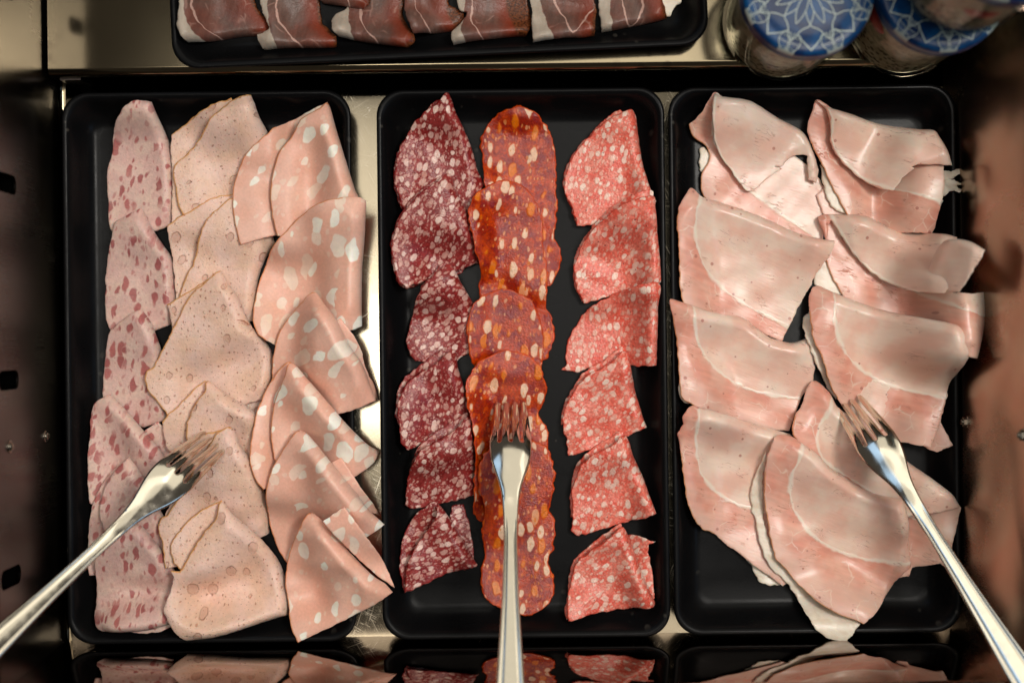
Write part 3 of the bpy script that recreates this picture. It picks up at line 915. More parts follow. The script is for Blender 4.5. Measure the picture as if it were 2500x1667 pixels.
ham_s("lowest ham sausage slice of its row, with a straight folded bottom edge",
      ("@B 588,1322cn 600,1290 800,1270c 806,1302c 740,1330 650,1334", dict(loft=0)),
      "@B 560,840cn 480,930 440,1010 440,1100 433,1200 440,1285 480,1331cf 590,1328 700,1318 806,1288cn 792,1190 806,1140 814,1060cf 780,990 720,900 660,830 600,815", ua=.1)

G2 = "folded slices of pale poultry sausage"
def poul(label, *sh, **k): slice_("poultry_sausage_slice", label, "sausage slice", G2, 'poultry', list(sh), **k)
poul("topmost pale poultry sausage slice, two layers with a squared upper right corner",
     ("@A 492,290c 560,245 640,190 760,135 840,115c 900,300 800,700c 640,740 500,785cn 500,600 500,480 490,380", dict(loft=0)),
     "@A 500,460 560,408 640,325 720,220 830,125 880,100 938,86cf 957,130 975,190 1012,275 1050,380cn 1010,640 800,720 550,728ck 528,680 510,600 496,515", ua=1.2)
poul("second pale poultry sausage slice, one large oval pit near its middle right",
     ("@A 478,790c 560,735 680,665 760,630 840,612cn 900,800 700,1200c 515,1190cn 505,1050 495,950 482,850", dict(loft=0)),
     "@A 840,636 760,690 690,760 650,850 622,950 575,1050 530,1165 517,1230cn 700,1380 935,1300cf 950,1090 985,980 1050,880cn 960,700", ua=.5)
poul("wide pale poultry sausage slice mid-row, with a big pit and a curled lower right tail",
     ("@A 470,1218c 560,1160 640,1110 756,1034cn 800,1300c 500,1500c 488,1330", dict(loft=0)),
     ("@B 1100,225cn 1160,212c 1195,205 1225,240c 1205,305 1150,290c", dict(loft=.003)),
     "@A 756,1036 690,1095 610,1165 545,1270 500,1360 440,1470 385,1560 @B 685,110 679,155 692,200 740,255 790,330c 960,330n 1130,270 1235,240cf 1262,150 1268,40 1215,-60 1150,-120 @A 930,1350 890,1262 850,1170 800,1100", ua=.1)
poul("small curled poultry sausage slice just above the left fork's tine tips, fold gaping open",
     ("@B 768,345c 800,300 870,240 905,190 962,150cn 1000,350 1000,520c 800,480", dict(loft=0)),
     "@B 968,152 960,200 915,262 885,340 876,420c 1000,640n 1200,640cf 1205,480 1200,320 1150,272 1090,238 1015,185", ua=.4, loft=.0085)
poul("pale poultry sausage slice lying under the tines of the left fork",
     ("@B 900,420c 960,400 1085,368cn 1100,700 900,900c 760,840c", dict(loft=0)),
     "@B 1085,368 1020,402c 930,540 860,660 790,775c 755,800 747,850 768,920 782,1025cn 1000,1000 1242,880cf 1246,770 1222,650 1190,555 1130,450", ua=.2)
poul("lowest pale poultry sausage slice, its upper fold gaping open like a pocket",
     ("@B 1035,712c 960,748 880,808 815,895 800,945 825,1005 852,1036cn 1000,950 1060,800", dict(loft=0)),
     "@B 1037,716 1020,790 955,870 905,955 856,1036c 818,1034cn 825,1080 790,1175 783,1230 820,1305 878,1369cf 1020,1350 1200,1300 1338,1266c 1335,1180 1300,1050 1250,950 1180,860 1090,770", ua=.2, loft=.008)

G3 = "folded slices of mortadella"
def mort(label, *sh, **k): slice_("mortadella_slice", label, "mortadella slice", G3, 'mortadella', list(sh), **k)
mort("topmost mortadella slice, wide fan of two layers with a pointed upper right tip",
     ("@A 1345,118cn 1150,205 1060,252k 1018,292 940,360 880,440 845,530 833,640 845,770 875,896cn 980,862 1085,835c 1200,600", dict(loft=0)),
     "@A 1345,119 1300,147 1200,205 1150,290 1080,380 1045,480 1028,600 1038,730 1066,842cn 1250,860 1480,720cf 1515,650 1490,580 1440,420 1390,262", ua=.6)
mort("second mortadella slice from the top, broadest of its row and hanging over the tray's rim",
     "@A 1566,660cn 1530,645 1440,645k 1300,680 1200,742 1100,838 1020,930 975,1020 948,1100 928,1200 926,1290 950,1370 992,1411cn 1200,1500 1490,1355 1533,1335cf 1531,1200 1535,1000 1556,800", ua=.1)
mort("third mortadella slice from the top, white fat down its folded right side",
     ("@A 1385,1312cn 1420,1296c 1480,1370 1530,1470 @B 1703,70 1745,180 1762,246c 1640,200 1500,60", dict(loft=.001)),
     "@A 1274,1150 1200,1205 1120,1285 1070,1365 1045,1440 @B 1262,70 1252,190 1240,300cn 1400,360 1620,299c 1690,276 1760,246cf 1735,170 1700,70 1640,-20 @A 1400,1298 1335,1218", ua=1.0)
mort("fourth mortadella slice from the top, a dark hollow in its middle",
     ("@B 1365,64 1300,118 1240,210 1203,320 1186,450 1190,540 1215,610 1245,655cn 1400,600 1400,200", dict(loft=0)),
     "@B 1366,66 1335,140 1285,250 1264,390 1278,520c 1400,700n 1560,680 1672,596 1740,545 1770,492cf 1720,455 1650,380 1550,262 1450,150", ua=.4)
mort("fifth mortadella slice from the top, a second layer jutting past its right edge",
     ("@B 1555,532cn 1602,511c 1660,600 1720,700 1765,800c 1700,760 1600,640", dict(loft=.001)),
     "@B 1405,385 1330,470 1280,560 1252,650 1240,780 1255,880 1285,970 1322,1028cn 1500,1000 1722,882 1802,826cf 1740,760 1650,640 1560,530 1480,440", ua=.9)
mort("lowest mortadella slice, its tip dangling over the tray's bottom rim",
     ("@B 1518,802cn 1620,735c 1690,830 1760,950 1820,1080 1840,1135c 1740,1060 1600,900", dict(loft=.001)),
     "@B 1456,770 1400,850 1350,950 1323,1080 1338,1200 1358,1300 1395,1379cn 1560,1300 1740,1205 1840,1142cf 1805,1103 1740,1058 1650,960 1550,842", ua=.2)

# ------------------------------------------------------------------ middle tray: dark salami, chorizo, pale salami
G4 = "folded slices of dark red salami"
def dsal(label, *sh, **k): slice_("dark_salami_slice", label, "salami slice", G4, 'dark_salami', list(sh), **k)
dsal("topmost dark salami slice, its sharp tip near the tray's upper rim",
     ("@C 380,110 255,205 185,290 146,378 130,480 143,572 168,648 230,680c 480,600 480,300", dict(loft=0)),
     "@C 408,68 350,120 260,192 190,282 150,372 134,480 147,570 172,640 220,672cn 400,700 540,640c 592,512cf 556,445 530,350 500,270 450,170", ua=.2)
dsal("second dark salami slice from the top, the largest of its row",
     ("@C 385,490 255,572 186,652 142,732 115,830 122,930 147,1022 192,1058c 480,960 480,700", dict(loft=0)),
     "@C 412,465 350,512 260,575 192,655 148,735 120,830 127,930 152,1018 196,1053cn 300,1012 440,965 575,915cf 560,845 530,755 500,660 450,560", ua=.5)
dsal("third dark salami slice from the top, beside the chorizo slice with the big round end",
     ("@C 400,918n 268,1048 262,1075c 400,1100c", dict(loft=0)),
     "@C 415,932 335,992 272,1062 232,1150 207,1250 191,1320 205,1388 236,1426cn 400,1440 520,1380c 541,1150cf 510,1090 470,1020", ua=.9)
dsal("fourth dark salami slice from the top, dark red lining showing inside its fold",
     ("@D 390,2n 265,62 160,150 130,250 142,350 178,470c 380,300c", dict(loft=0)),
     "@D 398,8 310,72 225,128 168,180 138,262 143,350 152,430 179,476cn 300,430 480,350cf 480,290 450,195 420,100", ua=.3, loft=.007)
dsal("fifth dark salami slice from the top, tucked against the middle fork's chorizo",
     ("@D 468,308n 398,340 300,400 238,452 200,540 175,640c 420,600c", dict(loft=0)),
     "@D 474,318 400,382 320,432 255,470 210,540 180,620 168,740c 212,756n 330,736 505,692cf 502,600 497,510 490,400", ua=.7, loft=.007)
dsal("lowest dark salami slice, a loose flap standing out behind its right edge",
     ("@D 388,746n 444,734c 470,830 486,920 492,990c 400,900", dict(loft=.0005)),
     ("@D 325,728n 258,746 200,808 163,880 148,980 154,1080 170,1142c 300,1050c", dict(loft=0)),
     "@D 327,734 308,800 262,872 215,940 180,1030 171,1142cn 300,1090 420,1046 509,1022cf 480,975 430,890 380,802", ua=1.2, loft=.006)

G5 = "long slices of chorizo"
def chor(label, *sh, **k): slice_("chorizo_slice", label, "chorizo slice", G5, 'chorizo', list(sh), **k)
chor("topmost chorizo slice, rounded brownish end nearest the tray's upper rim",
     "@C 765,135 660,170 595,240 567,310 582,385 592,470 598,560 620,760 760,960 905,1042 955,990 985,920 975,850 946,792 958,720 964,620 955,520 958,420 952,330 915,240 850,165", ua=.1)
chor("second chorizo slice from the top, long with bright orange fat",
     "@C 690,504 600,540 540,590 512,680 530,790 548,880 568,950 564,1060 572,1180 680,1330 880,1420 930,1370 950,1290 935,1210 905,1140 910,1060 908,940 890,840 884,710 842,590 780,530", ua=.15)
chor("third chorizo slice from the top, its round end between both salami rows",
     "@C 690,1058 590,1090 530,1140 502,1240 510,1350 528,1432 620,1560 800,1560 870,1480 890,1390 884,1260 850,1150 780,1085", ua=.1)
chor("chorizo slice under the tines of the middle fork",
     "@D 640,12 545,45 485,100 455,160 464,250 484,340 496,430 502,520 494,610 490,700 486,780c 510,805 530,818 640,840 800,640 842,470 843,390 802,318 824,240 826,150 800,80 730,28", ua=.2)
chor("lowest chorizo slice, lobed and lying under the neck of the middle fork",
     "@D 650,425 570,460 528,520 514,600 530,680 546,748 534,820 532,890 546,980 526,1050 528,1130 560,1190 640,1235 708,1252 752,1254 830,1210 868,1150 872,1080 845,1002 868,930 872,830 846,752 866,670 870,570 838,470 750,430", ua=.1)

G6 = "folded slices of light red salami"
def lsal(label, *sh, **k): slice_("light_salami_slice", label, "salami slice", G6, 'light_salami', list(sh), **k)
lsal("topmost light salami slice, its tip near the tray's upper right corner",
     ("@C 1300,160 1135,262 1055,352 1004,450 996,520 1012,592 1036,652 1060,738c 1300,600c", dict(loft=0)),
     "@C 1350,147 1250,180 1140,262 1062,350 1012,450 1001,520 1016,590 1042,650 1067,736cn 1150,722 1250,700 1458,640c 1459,604cf 1430,530 1400,400 1380,270", ua=.3)
lsal("second light salami slice from the top, widest against the tray's right rim",
     ("@C 1440,584n 1300,608 1190,688 1110,780 1062,870 1046,960 1060,1050 1092,1118c 1300,900c", dict(loft=0)),
     "@C 1445,592 1330,616 1205,692 1124,782 1074,870 1052,960 1066,1050 1100,1126cn 1180,1110 1330,1060 1492,1024cf 1486,900 1470,760 1455,640", ua=.5)
lsal("third light salami slice from the top, a brownish corner curling at lower left",
     "@C 1470,1034 1330,1052 1195,1112 1095,1190 1035,1290 1006,1380 1012,1440 988,1470c 1060,1481n 1110,1466c 1250,1440 1380,1454 1466,1446cf 1470,1300 1472,1150", ua=.1)
lsal("fourth light salami slice from the top, tan patch near its pointed right corner",
     ("@D 1192,4n 1110,50 1012,112 952,190 908,280 900,362c 1100,300c", dict(loft=0)),
     "@D 1200,12 1125,70 1030,122 968,195 921,282 908,362 926,430 936,512cn 1010,490 1200,416 1307,372cf 1285,310 1258,220 1230,100", ua=.8, loft=.007)
lsal("fifth light salami slice from the top, red lining showing at its top fold",
     ("@D 1190,396n 1115,428 1015,492 962,572 946,672 950,790c 1100,700c", dict(loft=0)),
     "@D 1198,404 1130,456 1035,506 980,576 953,672 957,780 952,858c 986,884n 1120,846 1260,800 1346,770cf 1320,700 1290,610 1240,500", ua=.4, loft=.007)
lsal("lowest light salami slice, a ragged second flap showing behind it",
     ("@D 1215,888n 1262,880 1312,890 1336,902c 1310,915c 1316,1000 1330,1080 1338,1110c 1330,1180c 1250,1050", dict(loft=.0008)),
     ("@D 1182,828n 1105,868 1015,940 955,1010 940,1100 922,1200 926,1262c 1100,1100c", dict(loft=0)),
     "@D 1190,836 1125,892 1040,952 972,1016 948,1100 930,1200 932,1276cn 1050,1250 1200,1226 1338,1206cf 1340,1185 1285,1060 1232,920", ua=1.0, loft=.006)

# ------------------------------------------------------------------ right tray: cooked ham
G7 = "large folded slices of cooked ham"
def ham(label, fat, *sh, **k): slice_("cooked_ham_slice", label, "ham slice", G7, 'cooked_ham', list(sh), fat=fat, grid=.0015, **k)
ham("upper left cooked ham slice with a torn hole in its top flap", "@E 285,130 275,230 310,372 390,482 440,556 500,602",
    ("@E 240,362cn 220,370 222,480 240,486c 300,420c", dict(mat='fat')),
    "@E 283,116n 250,150 213,212 164,258ck 183,312 240,352 268,395 258,445 230,500 228,580 248,625cn 400,680 560,760 830,850c 860,640 800,500 600,330 400,200",
    "@E 283,115f 320,124 450,140 520,165 620,213 700,248 758,290 800,372 828,462cn 812,536c 774,522c 768,402c 745,395c 712,400 680,412 662,428c 640,455c 605,455c 640,465c 600,490c 520,560c 470,580 430,540 385,480 308,372 274,232", ua=.3, loft=.005)
ham("upper right cooked ham slice with white fatty shreds hanging over the tray's rim", "@E 868,160 884,232 890,330 930,402 1010,482 1100,542 1190,580",
    ("@E 1370,476cn 1420,482 1462,480 1500,474 1531,473c 1536,484 1522,500c 1508,503 1488,510 1470,522c 1440,530 1420,528c 1370,540c", dict(mat='fat', wav=.0025, rag=.0005)),
    ("@E 1360,530cn 1420,540 1450,532 1490,530c 1506,536 1527,545c 1524,556 1505,556c 1512,566 1530,574c 1526,590 1512,592c 1490,578 1466,592 1430,606 1400,612c 1350,600", dict(mat='fat', wav=.0025, rag=.0005)),
    ("@E 1380,600cn 1440,628c 1425,660c 1380,690c 1300,640", dict(mat='fat')),
    ("@E 800,606cn 842,556c 900,600 960,700c 838,706c", dict(loft=0)),
    ("@E 826,452cn 870,520 930,640 960,705c 880,660 838,560", dict(mat='fat')),
    "@E 803,132n 778,186 758,262 775,335k 822,432 872,542 960,706cn 1150,780 1360,800c 1382,650 1396,560 1390,440c 1370,330c 1100,262 900,190",
    "@E 806,124f 872,160 980,190 1100,224 1300,274 1378,282 1402,322 1432,392 1457,468cn 1388,462c 1290,462c 1250,470c 1265,480c 1215,522c 1180,585c 1100,556 1010,492 925,410 884,330 878,232 850,170", ua=.35, loft=.005)
ham("cooked ham slice rolled outward, its square end crossing the rim to the side panel", "@E 880,712 920,790 980,880 1050,960 1150,1030 1300,1085",
    ("@E 842,918cn 792,985 792,1040 850,1090 935,1095c 900,1000", dict(mat='fat')),
    ("@E 822,720n 850,830 850,930k 880,1010 925,1092cn 1000,1200 1200,1290 1470,1385c 1602,1416cf 1632,1290 1648,1180 1646,1088cn 1470,1085 1300,1000 1050,800", dict(rise=.045)),
    ("@E 820,705f 950,700 1050,709 1170,768 1290,790 1440,796 1500,812cn 1530,950 1440,1090c 1380,1090 1310,1088c 1150,1036 1050,966 975,880 915,790 870,730 850,830c 828,770", dict(rise=.030)),
    ("@E 1422,846f 1470,822 1560,832 1642,877cn 1590,965 1512,1088c 1420,1092 1340,1080cf 1352,1000 1385,905", dict(rise=.040, loft=.005, fat="@E 1000,700 1000,1200")), ua=.3, loft=.008)
ham("cooked ham slice at the left, tapering to a point that touches the rolled slice", "@E 215,622 192,700 190,810 215,900 260,982 340,1062 430,1132 510,1175",
    "@E 170,573n 122,640 100,690k 98,780 108,900 114,1050 130,1135 165,1180cn 400,1240 640,1330c 690,1225 720,1160 750,1108 800,1000 862,900 888,832cf 800,818 700,784 560,718 400,658 300,628 228,612", ua=.4)
ham("cooked ham slice in the left row with a dark folded dip at its right end", "@E 182,1150 180,1232 200,1320 250,1410 330,1490 450,1560 @G 560,168 700,185",
    ("@G 112,50cn 112,150 125,200 190,218c 230,160c", dict(mat='fat')),
    "@E 72,1120n 62,1132 75,1205k 90,1300 100,1400 110,1540 @G 122,180 188,222cn 420,330 665,345c 690,270 725,180 772,120 792,0 @E 805,1450 795,1380 772,1314cf 700,1336 640,1328 580,1310 520,1268 440,1210 340,1196 250,1180 150,1144", ua=.35)
ham("cooked ham slice in the right row, above the right fork's tines", "@E 900,1090 895,1200 912,1300 970,1400 1060,1482 1180,1550 @G 1100,102 1230,142 1410,182",
    ("@E 790,1160cn 742,1232 745,1310 790,1420 850,1540 @G 890,190c 930,120 850,0", dict(mat='fat')),
    ("@G 1330,300cn 1382,285c 1442,410c 1368,447c 1300,400", dict(loft=0)),
    "@E 820,1050n 782,1100 775,1182k 790,1310 830,1400 880,1540 @G 905,190cn 1050,360 1335,420c 1370,330 1400,230 1420,170c @E 1450,1450 1455,1340 1466,1282cf 1440,1268 1400,1250 1300,1220 1170,1180 1000,1120 900,1080", ua=.3)
ham("lower left cooked ham slice with a narrow white corner at its bottom", "@G 192,232 182,350 192,450 222,552 290,632 380,692 480,724",
    ("@G 445,962cn 470,1010 500,1070c 560,1092c 620,1080 560,1000", dict(mat='fat')),
    "@G 155,215n 118,262 120,300c 95,346c 108,430k 128,560 150,682 208,800 292,846n 340,890 440,962 500,1012 625,1100c 760,1000 760,500 660,358cf 560,330 420,288 340,260 220,225", ua=.3)
ham("cooked ham slice pinned under the right fork, partly behind the lowest one", "@G 862,180 832,262 792,330 790,420 830,492 900,540",
    ("@G 1250,640cn 1462,702c 1440,800 1400,985c 1395,992c 1370,975c 1260,1012c 1245,1055c 1200,1062c 1150,800", dict(loft=0)),
    "@G 780,97n 740,140 718,212 680,272k 664,340 690,392 760,470cn 900,700 1200,760c 1462,702cf 1420,640 1370,598 1300,540 1150,420 1000,300 900,230 850,150", ua=.3)
ham("lowest cooked ham slice, a broad white fat edge drooping over the tray's bottom rim", "@G 705,402 682,480 655,570 662,670 700,760 780,862 900,932 1050,977 1250,992",
    ("@G 540,440cn 500,540 470,640 480,722 502,832 530,942 572,1022 650,1092 720,1202 768,1298 840,1342 900,1362c 940,1320 985,1262c 760,1100 600,960 540,800 530,600", dict(mat='fat')),
    "@G 582,366n 545,440 528,540k 530,640 545,760 582,950 640,1020 700,1090 800,1180 900,1230 992,1262cn 1100,1180 1200,1062 1262,1000cf 1250,940 1236,860 1218,760 1192,672cf 1050,640 900,552 850,520 780,450 710,400 645,362", ua=.35)

# ------------------------------------------------------------------ back tray: dark cured ham with white rind
G8 = "folded slices of cured ham on the back tray"
def cured(label, fat, fat2, crust, *sh, **k): slice_("cured_ham_slice", label, "cured ham slice", G8, 'cured', list(sh), fat=fat, fat2=fat2, crust=crust, **k)
cured("cured ham slice at the left end of the back tray, widest white rind", "@Y 200,-150 200,0 205,150 252,262 335,335", "@Y 245,-100 262,120 330,230 440,300", "@Y 862,262 868,180 830,130 780,92 742,30 700,-60 690,-200",
      "@Y 180,-260n 165,0 150,150 148,250 178,330 220,368cf 330,342 450,310 600,284 700,278 860,268cn 868,180 830,130 780,92 742,30 720,-60 700,-260c", ua=.2)
cured("second cured ham slice from the left, white fat at its lower right corner", "@Y 850,-150 850,0 866,150 900,280 926,405", "@Y 915,-60 945,170 1022,282 1130,390", "@Y 1425,392 1422,320 1352,240 1290,160 1272,0 1270,-200",
      "@Y 780,-260n 790,0 815,100 852,190 866,250 768,290c 774,340 826,411cf 960,398 1100,395 1250,398 1420,391cn 1422,320 1352,240 1290,160 1272,0 1265,-260c", ua=.1)
cured("cured ham slice with a rounded white left end, partly under a shorter slice", "@Y 1510,-60 1514,150 1540,250 1562,335", "@Y 1608,0 1620,150 1680,270 1765,375", "@Y 2012,408 2052,370 2056,300 1992,200 1950,100 1960,-100",
      "@Y 1520,-260n 1500,40 1400,120 1384,200 1398,280 1440,312cf 1600,335 1750,368 1900,394 2012,408cn 2055,368 2056,300 1992,200 1952,100 1965,0 1960,-260c", ua=.15)
cured("fourth cured ham slice from the left, dark pepper crust on its right side", "@Z -400,-50 -300,275", "@Z -150,-60 -90,120 -10,260", "@Z 215,240 210,180 165,110 150,0 150,-150",
      "@Z -220,-260n -210,0 -190,150 -130,300cf 0,274 120,250 242,240cn 272,150 270,92 225,75 165,35 150,0 150,-260c", ua=.2)
cured("short cured ham slice whose end lies over the slice with the rounded white end", "@Y 1100,-200 1200,60", "@Y 1480,-100 1520,50", "@Y 1690,10 1660,-100",
      "@Y 1250,-260n 1268,-20 1300,14cf 1500,45 1560,55 1642,63cn 1692,5 1680,-260c", ua=1.2)
cured("cured ham slice in the middle right, small white patch at its lower left corner", "@Z 300,-150 280,100 262,260 290,366", "@Z 352,-60 342,130 365,235 445,335", "@Z 790,298 722,260 700,180 650,60 640,-150",
      "@Z 215,-260n 220,0 245,90 300,105c 270,172 184,290c 182,330 196,385cf 320,358 450,333 600,312 700,300 790,299cn 830,220 830,150 805,50 792,-20 790,-260c", ua=.25)
cured("cured ham slice second from the right with a wavy white streak", "@Z 890,-150 902,0 942,150 992,302", "@Z 1010,-60 1030,20 1100,142 1132,232 1182,282 1280,150", "@Z 1342,302 1350,200 1368,100 1350,-100",
      "@Z 815,-260n 822,0 836,100 834,250 842,371cf 1000,340 1120,322 1240,320 1346,302cn 1350,200 1368,100 1350,0 1350,-260c", ua=.15)
cured("cured ham slice at the right end of the back tray, straight white rind", "@Z 1468,-150 1475,0 1480,100 1492,245", "@Z 1572,-60 1590,100 1645,214 1735,100 1742,-60", "@Z 1940,150 1920,80 1910,-100",
      ("@Z 1880,-200cn 2060,-200c 2060,0 2010,70 1972,132c 1900,120", dict(mat='fat')),
      "@Z 1385,-260n 1384,0 1390,130 1408,264cf 1540,238 1650,214 1850,174 1942,150cn 1925,80 1900,0 1900,-260c", ua=.2)

# ------------------------------------------------------------------ forks (backs up, tines down in the meat)
FL = .205
def fork_w(u):
    return np.interp(u, [0, .008, .020, .030, .036, .044, .050, .056, .062, .070, .082, .098, .130, .155, .180, .194, .200, .2035, .205],
                     [.0096, .0104, .0113, .0119, .0120, .0116, .0104, .0084, .0063, .0048, .0040, .0037, .0045, .0059, .0075, .0080, .0073, .0049, .0010])
def fork_h(u):
    return np.interp(u, np.linspace(0, FL, 42), np.array([np.interp(x, [0, .005, .012, .020, .028, .036, .045, .055, .066, .084, .110, .140, .170, .205],
                     [0, .0029, .0064, .0100, .0127, .0138, .0130, .0107, .0085, .0063, .0046, .0026, .0010, .0]) for x in np.linspace(0, FL, 42)]))
_hs = np.linspace(0, FL, 300); _hv = fork_h(_hs)
for _ in range(3): _hv = np.convolve(np.pad(_hv, 9, 'edge'), np.ones(19) / 19, 'valid')
_hv -= _hv[0]
_ww = np.array([fork_w(x) for x in _hs])
for _ in range(2): _ww = np.convolve(np.pad(_ww, 5, 'edge'), np.ones(11) / 11, 'valid')
_ww[-6:] = [fork_w(x) for x in _hs[-6:]]
def fork_ws(u): return np.interp(u, _hs, _ww)
def fork_mesh():
    us = np.concatenate([np.linspace(.0365, FL, 160)])
    right = [(u, fork_ws(u)) for u in us[::-1]]            # from handle end to shoulder on +v side
    out = list(right)
    tw = .0046; root = .0355
    W0 = float(fork_ws(root)); gap = (2 * W0 - 4 * tw) / 3
    edges = []
    top = W0
    for k in range(4):
        a = top; b = top - tw; top = b - gap
        f0 = 9.2 / 11.9                                    # tines converge a little towards the tip
        pa, pb = a * f0, b * f0
        mid = (pa + pb) / 2
        def lerp(r0, r1, t): return r0 + (r1 - r0) * t
        for u in np.linspace(root - .0005, .004, 16):
            t = 1 - u / root; out.append((u, lerp(a, mid + .0015 + (a - b) * .16 * (1 - t), t ** .8)))
        for an in np.linspace(60, -60, 5):
            out.append((.004 - .0040 * math.cos(math.radians(an)) , mid + .0015 * math.sin(math.radians(an)) / .87))
        for u in np.linspace(.004, root - .0005, 16):
            t = 1 - u / root; out.append((u, lerp(b, mid - .0015 - (a - b) * .16 * (1 - t), t ** .8)))
        if k < 3:
            for an in np.linspace(80, -80, 6):
                out.append((root + .0010 * math.cos(math.radians(an)), b - gap / 2 + gap / 2 * math.sin(math.radians(an)) * .95))
    out += [(u, -fork_ws(u)) for u in us]
    B = np.array(out)
    keep = np.linalg.norm(B - np.roll(B, 1, 0), axis=1) > .00008
    B = B[keep]
    x, y = B[:, 0], B[:, 1]
    if (x * np.roll(y, -1) - np.roll(x, -1) * y).sum() < 0: B = B[::-1].copy()
    A_, B_ = B, np.roll(B, -1, 0)
    pts = [B]
    tg = np.roll(B, -1, 0) - np.roll(B, 1, 0); tg /= np.linalg.norm(tg, axis=1)[:, None] + 1e-12
    nr = np.stack([tg[:, 1], -tg[:, 0]], 1)
    for d in (.00025, .0006, .0010):
        c = B - nr * d; c = c[inside(B, c)]; c = c[seg_dist(A_, B_, c) > d * .9]; c = c[c[:, 0] < .070]; pts.append(c)
    g = .0009
    hx, hy = np.meshgrid(np.arange(0, FL, g), np.arange(-.0125, .0125, g * .8)); hx[1::2] += g / 2
    q = np.stack([hx.ravel(), hy.ravel()], 1); q = q[inside(B, q)]; q = q[seg_dist(A_, B_, q) > .0014]; q = q[q[:, 0] < .070]
    pts.append(q)
    ur = np.linspace(.0712, FL - .0022, 190); rl = np.array([0, .16, .32, .46, .56, .63, .70, .77, .83, .89, .94, .975])
    rl = np.concatenate([-rl[:0:-1], rl]); a_, b_ = np.meshgrid(ur, rl, indexing='ij')
    pts.append(np.stack([a_.ravel(), (b_ * fork_ws(a_)).ravel()], 1))
    AP = np.vstack(pts); n = len(B)
    v, e, f, *_ = delaunay_2d_cdt([Vector(p) for p in AP], [(i, (i + 1) % n) for i in range(n)], [], 1, 1e-7)
    V2 = np.array([(a.x, a.y) for a in v]); u, w = V2[:, 0], V2[:, 1]
    de = seg_dist(A_, B_, V2)
    def surf(u, w, de):
        th = np.interp(u, [0, .01, .04, .07, .09, .205], [.0010, .0016, .0019, .0026, .0028, .0021])
        rel = np.clip(np.abs(w) / np.maximum(fork_ws(u), .001), 0, 1)
        hc = np.interp(u, _hs, _hv)
        # the head is dished across its width; the handle is crowned with a raised thread along each edge
        head = np.clip((.070 - u) / .02, 0, 1); head = head * head * (3 - 2 * head)
        dish = -.0022 * head * (w / .0120) ** 2 * np.clip(u / .02, .2, 1)
        han = np.clip((u - .072) / .03, 0, 1); han = han * han * (3 - 2 * han)
        thread = han * (.00020 * np.exp(-((rel - .84) / .10) ** 2) - .00020 * np.exp(-((rel - .60) / .10) ** 2) + .0003 * (1 - rel ** 2))
        neck = .0006 * np.exp(-((u - .067) / .010) ** 2) * (1 - rel ** 2)
        tn = np.clip((.036 - u) / .006, 0, 1)
        rnd = np.minimum(th * .5, .0009) * (1 + .25 * tn); wr = .0009 + .0011 * tn
        ed = rnd * (1 - np.sqrt(np.clip(1 - (1 - np.clip(de / wr, 0, 1)) ** 2, 0, 1)))
        zt = hc + dish + thread + neck + th / 2 - ed
        zb = np.minimum(hc + dish - th / 2 + ed, zt - .00004)
        return zt, zb
    zt, zb = surf(u, w, de)
    e_ = .00012
    def grad(k):
        g = []
        for du, dw in ((e_, 0), (0, e_)):
            qa = V2 + (du, dw); qb = V2 - (du, dw)
            sa = np.where(inside(B, qa), 1, 0) * seg_dist(A_, B_, qa); sb = np.where(inside(B, qb), 1, 0) * seg_dist(A_, B_, qb)
            g.append((surf(qa[:, 0], qa[:, 1], sa)[k] - surf(qb[:, 0], qb[:, 1], sb)[k]) / (2 * e_))
        return np.clip(np.stack(g, 1), -4, 4)
    gt, gb = grad(0), grad(1)
    NRM = np.vstack([np.c_[-gt, np.ones(len(u))], np.c_[gb, -np.ones(len(u))]])
    NRM /= np.linalg.norm(NRM, axis=1)[:, None]
    nv = len(V2); F = []; cnt = set()
    for t in f:
        t = list(t); a, b, c = V2[t[0]], V2[t[1]], V2[t[2]]
        if (b[0] - a[0]) * (c[1] - a[1]) - (b[1] - a[1]) * (c[0] - a[0]) < 0: t = t[::-1]
        F.append(t); F.append([k + nv for k in t[::-1]])
        for i in range(len(t)): cnt.add((t[i], t[(i + 1) % len(t)]))
    for a, b in cnt:
        if (b, a) not in cnt: F.append((b, a, a + nv, b + nv))
    me = mesh_from(np.vstack([np.c_[V2, zt], np.c_[V2, zb]]), F, "fork", True)
    me.normals_split_custom_set_from_vertices([tuple(x) for x in NRM])
    return me
FORK = fork_mesh()
def stamp_mesh(txt, size):
    cu = bpy.data.curves.new("stamped_lettering", 'FONT'); cu.body = txt; cu.size = size; cu.extrude = .00002
    cu.align_x = 'LEFT'; cu.align_y = 'CENTER'
    o = bpy.data.objects.new("stamped_lettering", cu); COL.objects.link(o)
    dg = bpy.context.evaluated_depsgraph_get()
    me = bpy.data.meshes.new_from_object(o.evaluated_get(dg))
    bpy.data.objects.remove(o); bpy.data.curves.remove(cu)
    return me
def hm_at(x, y):
    i = int(round((x - GX0) / GS)); j = int(round((y - GY0) / GS))
    return float(HM[j - 2:j + 3, i - 2:i + 3].max())
